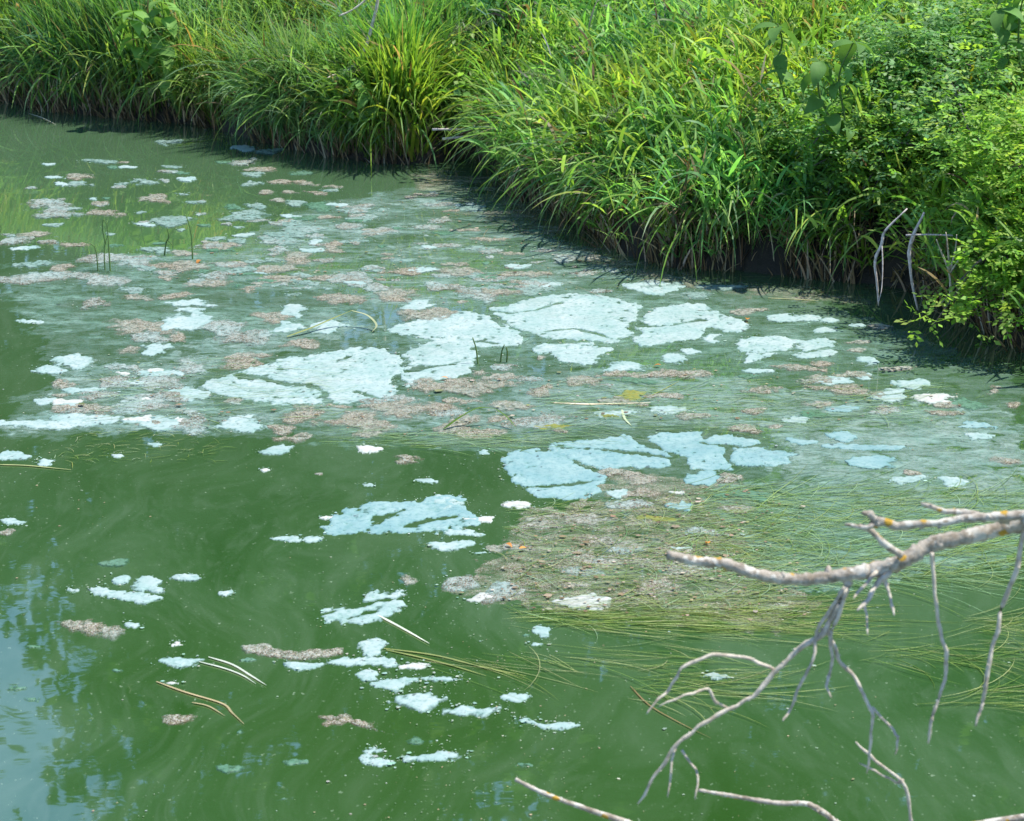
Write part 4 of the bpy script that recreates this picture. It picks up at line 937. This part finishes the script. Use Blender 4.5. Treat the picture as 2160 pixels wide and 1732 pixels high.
tag(obj('debris_crumbs', bagd.mesh('debris_crumbs'), M['fleck']), 'brown seed crumbs lying over the floating mats', 'debris', kind='stuff')

def strands(bag, n, box, Lr, pal, W=(.0010, .0024), dirn=0.0, jit=.3, curve=.5, z=.004):
    u = RNG.uniform(box[0], box[1], n); v = RNG.uniform(box[2], box[3], n)
    P = np.array([gnd(a, b) for a, b in zip(u, v)]); ok = land_sd(P[:, 0], P[:, 1]) < -.05; P = P[ok]; n = len(P)
    L = RNG.uniform(*Lr, n); az = dirn+RNG.normal(0, jit, n); cv = RNG.normal(0, curve, n); ns = 8
    k = np.arange(ns+1)/ns; ang = az[:, None]+cv[:, None]*k[None]
    d = np.stack([np.cos(ang), np.sin(ang)], -1)*(L/ns)[:, None, None]
    pts = P[:, None, :2]+np.cumsum(d, 1)
    w = RNG.uniform(*W, n)[:, None]*np.interp(k, [0, .2, .8, 1], [.4, 1, .8, .1])[None]*.5
    nx_ = np.stack([-np.sin(ang), np.cos(ang)], -1)*w[..., None]
    zz = z+.004*np.sin(k*math.pi)[None]*RNG.random((n, 1))+RNG.uniform(-.003, .003, (n, 1))
    V = np.stack([np.concatenate([pts-nx_, zz[..., None]], -1), np.concatenate([pts+nx_, zz[..., None]], -1)], 2).reshape(n, -1, 3)
    t = []
    for q in range(ns): t += [(2*q, 2*q+3, 2*q+1), (2*q, 2*q+2, 2*q+3)]
    T = np.asarray(t)[None]+(np.arange(n)*2*(ns+1))[:, None, None]
    bag.add(V.reshape(-1, 3), T.reshape(-1, 3), np.repeat(tints(n, pal), 2*(ns+1), 0))
WEED = [(0.15, 0.227, 0.05), (0.203, 0.271, 0.077), (0.256, 0.305, 0.121), (0.117, 0.184, 0.035), (0.299, 0.327, 0.167)]
WEEDB = [(0.198, 0.316, 0.186), (0.277, 0.396, 0.268), (0.149, 0.266, 0.123), (0.238, 0.337, 0.123)]
bag = Bag()
strands(bag, 170, (1040, 1450, 1275, 1325), (.08, .42), WEED, dirn=-.05, jit=.18, curve=.35)
strands(bag, 150, (1400, 1700, 1260, 1345), (.08, .42), WEED, dirn=.08, jit=.20, curve=.4)
strands(bag, 60, (1290, 1520, 1410, 1475), (.08, .34), WEED, dirn=-.1, jit=.25, curve=.6)
strands(bag, 45, (1780, 2100, 1350, 1400), (.10, .40), WEED, dirn=-.25, jit=.4, curve=.7)
strands(bag, 26, (1900, 2140, 1460, 1500), (.10, .40), WEED, dirn=.1, jit=.3, curve=.6)
strands(bag, 30, (1050, 1400, 1330, 1400), (.10, .40), WEED, dirn=-.4, jit=.35, curve=.5)
strands(bag, 50, (2000, 2160, 1300, 1340), (.10, .40), WEED, dirn=0, jit=.3, curve=.6)
strands(bag, 10, (810, 1000, 1372, 1395), (.25, .45), WEED, dirn=-.45, jit=.12, curve=.3)
tag(obj('weed_strands', bag.mesh('weed_strands'), M['strand']), 'olive weed strands streaming along the surface under the branch', 'weed', kind='stuff')
bag = Bag()
strands(bag, 1000, (1380, 2170, 1030, 1230), (.10, .45), WEEDB+WEED[:2], dirn=.15, jit=.45, curve=.7)
strands(bag, 700, (1050, 1600, 1060, 1300), (.06, .25), WEEDB+WEED, dirn=.1, jit=.5, curve=.7)
strands(bag, 400, (1100, 1900, 800, 910), (.08, .30), WEEDB, dirn=.05, jit=.35, curve=.5)
strands(bag, 160, (650, 1150, 910, 945), (.08, .30), WEEDB, dirn=.05, jit=.2, curve=.4)
strands(bag, 260, (150, 700, 760, 900), (.05, .22), WEEDB, dirn=.1, jit=.4, curve=.5)
strands(bag, 130, (100, 480, 905, 975), (.02, .07), WEED+[(.30, .36, .24)], dirn=.1, jit=.5, curve=.5)
tag(obj('weed_strands', bag.mesh('weed_strands'), M['strand']), 'pale green weed filaments matted across the right half of the water', 'weed', kind='stuff')
# drowned litter: short dark sticks along the right waterline
bag = Bag(); strands(bag, 130, (1000, 1900, 380, 640), (.05, .25), STRAW+DARKDEAD, dirn=.5, jit=.7, curve=.3)
tag(obj('shore_litter', bag.mesh('shore_litter'), M['dead']), 'straw litter floating along the foot of the right bank', 'litter', kind='stuff')

# ------------------------------------------------------------------ single floating blades and stalks
def float_blade(name, label, px, width, tint, cat='blade', lift=None, group=None, mat='dead'):
    P = np.array([gnd(u, v) for u, v in px]); z = np.full(len(P), .0035) if lift is None else np.array(lift)+.008; P[:, 2] = z
    if lift is not None:
        P = np.array([gnd(u, v, h) for (u, v), h in zip(px, z)])
    Q, _ = smooth_path(P, np.ones(len(P)), 6); n = len(Q)
    tg = np.gradient(Q, axis=0); sd = np.cross(tg, [0, 0, 1]); sd /= np.linalg.norm(sd, axis=1)[:, None]+1e-9
    w = np.interp(np.linspace(0, 1, n), [0, .15, .7, 1], [.5, 1, .8, .15])[:, None]*width*.42
    top = np.array([0, 0, width*.07]); Lf, Rt = Q-sd*w, Q+sd*w; org = Q[0]
    V = np.stack([Lf, Q+top, Rt], 1).reshape(-1, 3)-org; T = []
    for i in range(n-1):
        for s in range(2): T += [(3*i+s, 3*i+s+1, 3*i+4+s), (3*i+s, 3*i+4+s, 3*i+3+s)]
    o = obj(name, np_mesh(name, V, T, np.broadcast_to(np.asarray(tint), (len(V), 3))), M[mat]); o.location = org
    return tag(o, label, cat, group)
SV = (.46, .50, .45); OL = (.22, .25, .09); TN = (.36, .30, .18); GR = (.12, .22, .04)
float_blade('floating_blade', 'silvery upper blade of the bent pair at lower left', [(440, 1388), (490, 1404), (530, 1428), (562, 1448)], .009, SV)
float_blade('floating_blade', 'silvery lower blade of the bent pair at lower left', [(420, 1398), (470, 1411), (510, 1426), (540, 1445)], .008, SV)
float_blade('floating_blade', 'long kinked tan stalk below the silvery pair', [(330, 1440), (390, 1462), (468, 1486), (490, 1506), (515, 1530)], .008, TN)
float_blade('floating_blade', 'short thin stalk beside the kinked tan stalk', [(405, 1484), (440, 1492), (475, 1513)], .006, TN)
float_blade('floating_blade', 'straight white stem poking from the leaf shaped cracked mat', [(798, 1300), (850, 1328), (906, 1360)], .010, (.55, .60, .52))
float_blade('floating_blade', 'long olive blade trailing right from the small pale mats, upper', [(810, 1370), (920, 1385), (1030, 1412), (1110, 1428)], .008, OL)
float_blade('floating_blade', 'long olive blade trailing right from the small pale mats, lower', [(815, 1373), (900, 1392), (960, 1408), (1025, 1428)], .008, OL)
float_blade('floating_blade', 'pale flat stalk lying across the green film', [(1165, 851), (1240, 854), (1310, 853), (1372, 851)], .022, (.58, .52, .42), 'stalk')
float_blade('floating_blade', 'bent olive blade arched over the scum, long left side', [(605, 710), (660, 690), (710, 668), (742, 655)], .016, OL, lift=[0, .015, .04, .06])
float_blade('floating_blade', 'bent olive blade arched over the scum, short right side', [(742, 655), (775, 665), (794, 685), (785, 700)], .013, (.34, .36, .22), lift=[.06, .045, .02, 0])
float_blade('floating_blade', 'fresh green blade arching over the brown debris at centre', [(935, 905), (970, 880), (1010, 860), (1045, 862)], .016, GR, lift=[0, .03, .06, .05], mat='leaf')
float_blade('floating_blade', 'thin green blade right of the fresh arching one', [(1045, 862), (1070, 880), (1090, 905)], .008, GR, lift=[.05, .03, 0], mat='leaf')
float_blade('floating_blade', 'small curved pale blade on the green film below the flat stalk', [(1312, 866), (1318, 885), (1332, 900)], .012, (.42, .50, .34))
float_blade('floating_blade', 'thin green stalk slanting up from the yellow weed clump', [(1345, 848), (1390, 828), (1432, 806)], .007, OL)
float_blade('floating_blade', 'straw stalk floating off the reed bank near the dead stalks', [(1620, 630), (1680, 633), (1727, 636)], .010, (.38, .38, .22))
float_blade('floating_blade', 'thin straw floating below the hollow', [(868, 378), (905, 380), (940, 382)], .012, TN)
float_blade('floating_blade', 'reddish stalk floating under the branch twigs', [(1330, 1450), (1370, 1490), (1430, 1525), (1500, 1560)], .0045, (.20, .14, .07))
float_blade('floating_blade', 'olive blade floating at the left edge below the milky film', [(0, 982), (60, 984), (150, 993)], .012, (.30, .33, .16))
float_blade('floating_blade', 'green blade floating at the foot of the drooping grass', [(370, 308), (430, 298), (490, 292)], .012, GR, mat='leaf')
float_blade('floating_blade', 'pale straw floating near the far left bank', [(62, 241), (90, 250), (118, 264)], .012, (.5, .5, .42))

# upright reed stems standing in the water
def reed_stem(label, px, hpx, r=.0035, tint=GR, leafpx=None, mat='stem'):
    base = gnd(*px[0]); Yd = base[1]; t = empty('water_reed', base)
    P = np.array([atY(u, v, Yd) for u, v in px])-base; P[0, 2] -= .05
    V, T = tube(P, np.linspace(r, r*.5, len(P)), 6, 5); obj('stem', np_mesh('stem', V, T), M[mat], t)
    for lp in leafpx or []:
        Q = np.array([atY(u, v, Yd) for u, v in lp])-base
        V, T = tube(Q, np.linspace(r*.8, r*.2, len(Q)), 5, 5); V[:, 1] *= 1; obj('leaf', np_mesh('leaf', V, T), M['stem'], t)
    return tag(t, label, 'reed')
reed_stem('leftmost of the three reed stems standing at left', [(207, 572), (204, 540), (199, 518)], 0, leafpx=[[(200, 520), (188, 512), (178, 510)]])
reed_stem('middle reed stem of the three at left, with a curved leaf', [(222, 570), (220, 540), (222, 505)], 0, leafpx=[[(222, 515), (216, 480), (219, 463), (228, 490), (214, 535)]])
reed_stem('tallest of the three reed stems standing at left', [(233, 574), (230, 530), (228, 500), (226, 465)], 0, .004)
reed_stem('lone bent reed stem in the water left of centre', [(406, 548), (404, 500), (396, 465), (390, 452)], 0, .0038)
reed_stem('tangled pale stem beside the lone bent reed', [(343, 540), (350, 515), (356, 500), (352, 480)], 0, .004, leafpx=[[(353, 505), (362, 515), (366, 520)]])
reed_stem('thin stem standing in the white mat, leftmost of the group', [(1010, 768), (1005, 740), (997, 712)], 0, .004)
reed_stem('thin stem standing beyond the white mat edge, middle of the group', [(1054, 764), (1058, 745), (1064, 727)], 0, .004)
reed_stem('short thin stem standing at the white mat edge, right of the group', [(1066, 765), (1070, 748), (1068, 732)], 0, .004)

# pale sticks in the hollow, hanging dead stalks, twigs
def stick(name, label, px, Yd, rpx, mat, cat, sides=6, branches=()):
    Y0 = Yd if not callable(Yd) else Yd
    base = atY(*px[0], Yd); r = np.asarray(rpx if hasattr(rpx, '__len__') else [rpx, rpx*.7])*Yd/F/2
    P = np.array([atY(u, v, Yd) for u, v in px])-base
    r = np.interp(np.linspace(0, 1, len(P)), np.linspace(0, 1, len(r)), r)
    if branches:
        t = empty(name, base); V, T = tube(P, r, sides, 4, .12, len(px)); obj('stem', np_mesh('stem', V, T), M[mat], t)
        for b in branches:
            Q = np.array([atY(u, v, Yd-.03*i) for i, (u, v) in enumerate(b)])-base
            V, T = tube(Q, np.linspace(r[-1]*.9+r[0]*.2, r[-1]*.4, len(Q)), 5, 4, .1, 3); obj('twig', np_mesh('twig', V, T), M[mat], t)
    else:
        V, T = tube(P, r, sides, 4, .12, len(px)); t = obj(name, np_mesh(name, V, T), M[mat]); t.location = base
    return tag(t, label, cat)
stick('pale_stick', 'upper of the two pale sticks lying across the hollow', [(912, 273), (985, 273), (1058, 276)], 12.1, [5, 5], 'stalk', 'stick')
stick('pale_stick', 'lower of the two pale sticks lying across the hollow', [(933, 293), (985, 288), (1045, 284)], 12.1, [6, 5], 'stalk', 'stick')
stick('dead_stalk', 'right one of the whitish dead stalks hanging into the water', [(1950, 448), (1931, 486), (1919, 523), (1919, 546), (1924, 597), (1936, 654)], 8.95, [5, 8, 9, 6, 4], 'stalk', 'stalk')
stick('dead_stalk', 'left forked whitish dead stalk hanging into the water', [(1914, 440), (1868, 486), (1860, 514), (1846, 550), (1850, 597), (1853, 645)], 9.05, [3, 7, 7, 5, 3], 'stalk', 'stalk', branches=[[(1860, 514), (1862, 555), (1860, 606), (1853, 640)]])
stick('dead_stick', 'thin pale stick lying level above the dead stalks', [(1911, 496), (1960, 495), (2010, 497)], 8.9, [4, 4], 'stalk', 'stick')
stick('bare_twig', 'small bare branching twig at the water edge by the shrub', [(2005, 640), (2005, 600), (2003, 572)], 8.8, [6, 5], 'twig', 'twig', branches=[[(2003, 572), (1985, 530), (1975, 505)], [(2003, 574), (2000, 530), (1995, 490)], [(2004, 570), (2015, 530), (2018, 495)], [(2004, 575), (2025, 545), (2035, 530)]])
stick('bare_twig', 'curved grey twig rising out of the grass at the top, left of centre', [(690, 176), (722, 160), (750, 134), (771, 100), (787, 45), (797, 0), (800, -60)], 12.5, [5, 8, 7, 6], 'twig', 'twig', branches=[[(722, 160), (705, 158), (690, 165)]])
stick('bare_twig', 'thin brownish twig slanting at the top beside the curved grey one', [(715, 34), (745, 20), (775, -4), (790, -30)], 12.6, [4, 4], 'twig', 'twig')
for k, (u, v, lab) in enumerate([(1577, 674, 'orange leaf floating right of the ragged white mat'), (945, 797, 'yellow leaf on the debris below the white mats'), (425, 549, 'orange leaf on the debris by the lone bent reed'), (1068, 1146, 'orange leaf at the edge of the weed mat'), (1095, 1157, 'yellow leaf at the edge of the weed mat'), (1495, 1146, 'curled pale leaf on the weed mat'), (1395, 770, 'small brown leaf nearer than the white mats')]):
    o = obj('fallen_leaf', LM[k % 3].copy(), None); o.data.materials.clear(); o.data.materials.append(M['orange'])
    o.location = gnd(u, v, .012); o.rotation_euler = (.15, .1, k*1.3); s = 20*mpp(u, v); o.scale = (s, s, s); tag(o, lab, 'leaf')

# ------------------------------------------------------------------ the dead lichened tree whose branches reach in from the right
TX, TY = 3.05, 4.1
tz = float(ground_h(np.array([TX]), np.array([TY]))[0]); troot = np.array([TX, TY, tz])
tree_o = empty('dead_tree', troot); tag(tree_o, 'dead tree with a lichened grey branch reaching in from the right', 'tree')
V, T = tube(np.array([[0, 0, -.2], [-.03, 0, .5], [.02, .03, 1.4], [.10, .02, 2.4], [.15, .1, 3.4]]), [.13, .11, .095, .07, .02], 12, 6, .05, 1)
obj('trunk', np_mesh('trunk', V, T), M['bark'], tree_o)
YB = 3.7
def limb(parent, name, px, rpx, Yd, mat, extra=(), lump=.13, dz=0.0, sides=7):
    """px: (u, v) from thick end to tip; extra: world points before the first"""
    Yl = Yd if hasattr(Yd, '__len__') else np.linspace(Yd, Yd+dz, len(px))
    P = [np.asarray(e)-troot for e in extra]+[atY(u, v, y)-troot for (u, v), y in zip(px, Yl)]
    r = np.interp(np.linspace(0, 1, len(px)), np.linspace(0, 1, len(rpx)), rpx)*YB/F/2*.80
    r = np.concatenate([np.linspace(r[0]*1.5, r[0]*1.05, len(extra)), r]) if len(extra) else r
    P = np.array(P)
    rgl = np.random.default_rng(int(px[0][0])+len(px)); P[len(extra)+1:-1] += rgl.normal(0, .0035, (len(P)-len(extra)-2, 3)) if len(P)-len(extra) > 2 else 0
    if sides <= 7:                                                      # kinks between the nodes
        Q2 = [P[0]]; R2 = [r[0]]
        for i in range(len(P)-1):
            ln = np.linalg.norm(P[i+1]-P[i])
            for t in (.34, .67): Q2.append(P[i]*(1-t)+P[i+1]*t+rgl.normal(0, .022*ln, 3)); R2.append((r[i]*(1-t)+r[i+1]*t)*rgl.uniform(.9, 1.08))
            Q2.append(P[i+1]); R2.append(r[i+1])
        P = np.array(Q2); r = np.array(R2); r[-1] *= .6
    V, T = tube(P, r, sides, 9 if sides > 7 else 2, lump, len(px)*13+int(px[0][0]))
    bg = Bag(); bg.add(V, T); Q, rq = smooth_path(P, r, 5)                   # buds and broken spurs
    for i in range(6, len(Q)-1, 8 if sides <= 7 else 7):
        d = rgl.normal(0, 1, 3); d /= np.linalg.norm(d); hgt_ = rq[i]*rgl.uniform(1.1, 1.9)
        v2, t2 = tube(np.array([Q[i], Q[i]+d*hgt_*.7, Q[i]+d*hgt_]), [rq[i]*.75, rq[i]*.55, rq[i]*.25], 5, 1, .1, i); bg.add(v2, t2)
    V, T = np.concatenate(bg.V), np.concatenate(bg.T); return obj(name, np_mesh(name, V, T), M[mat], parent)
main = limb(tree_o, 'branch', [(2250, 1080), (2170, 1094), (2110, 1110), (2040, 1132), (1960, 1160), (1900, 1180), (1850, 1200), (1810, 1218), (1750, 1225), (1680, 1219), (1600, 1205), (1530, 1188), (1470, 1179), (1408, 1171)],
            [52, 52, 40, 42, 44, 42, 46, 36, 34, 34, 30, 28, 25], YB, 'lichen', extra=[(TX-.05, TY, tz+1.2), (2.3, 3.95, 1.32), (1.5, 3.8, 1.27)], sides=10)
limb(main, 'twig', [(2200, 1088), (2150, 1086), (2090, 1092), (2030, 1099), (1960, 1106), (1890, 1108), (1850, 1102), (1832, 1090), (1818, 1082)], [30, 30, 26, 22, 22, 26, 22, 12], 3.66, 'lichen')
limb(main, 'twig', [(1855, 1104), (1820, 1106), (1782, 1106)], [20, 13, 10], 3.66, 'lichen')
limb(main, 'twig', [(1902, 1172), (1870, 1142), (1840, 1125), (1812, 1108)], [22, 18, 14], 3.68, 'lichen')
limb(main, 'twig', [(2130, 1098), (2080, 1096), (2030, 1084), (1990, 1074), (1942, 1062)], [24, 20, 15, 12], 3.67, 'lichen')
t1 = limb(main, 'twig', [(1790, 1225), (1770, 1275), (1735, 1330), (1690, 1372), (1640, 1420), (1590, 1466), (1530, 1495), (1475, 1528), (1430, 1565), (1390, 1630), (1345, 1696)], [30, 24, 18, 15, 13, 12, 11, 11, 10, 8], YB, 'twig', dz=-.06)
TW = [([(1640, 1418), (1580, 1388), (1500, 1376), (1440, 1408), (1400, 1462), (1388, 1482), (1364, 1506)], [11, 10, 8, 6]),
      ([(1535, 1494), (1506, 1480), (1490, 1462), (1450, 1462), (1390, 1490)], [9, 9, 7, 5]),
      ([(1430, 1565), (1415, 1610), (1408, 1682)], [9, 7, 6]), ([(1438, 1582), (1460, 1620), (1472, 1645), (1466, 1687)], [8, 7, 5]),
      ([(1782, 1238), (1722, 1328), (1700, 1390), (1686, 1440), (1662, 1498), (1650, 1522)], [12, 10, 10, 9, 6]),
      ([(1786, 1238), (1753, 1340), (1748, 1420), (1744, 1450), (1754, 1472)], [13, 11, 9, 5]),
      ([(1742, 1322), (1770, 1390), (1802, 1432), (1832, 1482), (1841, 1502), (1836, 1560), (1828, 1632)], [12, 12, 11, 11, 9, 6]),
      ([(1840, 1492), (1880, 1532), (1892, 1552), (1888, 1592)], [9, 8, 6]),
      ([(1878, 1205), (1850, 1235), (1825, 1257), (1808, 1288)], [18, 15, 10]), ([(1820, 1270), (1824, 1305), (1830, 1338)], [10, 8, 5]), ([(1862, 1215), (1875, 1262), (1886, 1298)], [12, 10, 8]),
      ([(1850, 1205), (1815, 1240), (1800, 1262)], [14, 10, 6]),
      ([(1966, 1165), (1968, 1240), (1976, 1310), (1994, 1370), (1991, 1430), (1976, 1500), (1958, 1568)], [13, 11, 13, 11, 10, 9]),
      ([(2160, 1110), (2140, 1200), (2112, 1300), (2090, 1400), (2076, 1480), (2058, 1532)], [15, 14, 13, 12, 9])]
for px, rp in TW: limb(main, 'twig', px, rp, YB-.01, 'twig', dz=-.05, sides=6)
low = tz+.25
limb(tree_o, 'branch', [(1520, 1800), (1330, 1738), (1215, 1700), (1150, 1672), (1087, 1644)], [22, 18, 15, 14, 13], 3.95, 'lichen', extra=[(TX, TY, low), (2.2, 4.0, .62), (1.1, 3.95, .42)], sides=8)
limb(tree_o, 'branch', [(1950, 1800), (1790, 1748), (1740, 1716), (1700, 1696), (1640, 1690), (1560, 1678), (1474, 1667)], [24, 20, 18, 16, 14, 10], 3.9, 'lichen', extra=[(TX, TY, low+.1), (2.2, 4.0, .60), (1.3, 3.92, .42)], sides=8)
g = limb(tree_o, 'branch', [(1960, 1790), (1925, 1736), (1895, 1655), (1850, 1602), (1805, 1565)], [14, 12, 10, 8], 3.85, 'twig', extra=[(1.6, 3.92, .44), (.9, 3.86, .38)])
limb(g, 'twig', [(1892, 1652), (1850, 1625), (1812, 1610)], [8, 7, 5], 3.85, 'twig'); limb(g, 'twig', [(1894, 1653), (1906, 1644)], [9, 12], 3.85, 'twig')
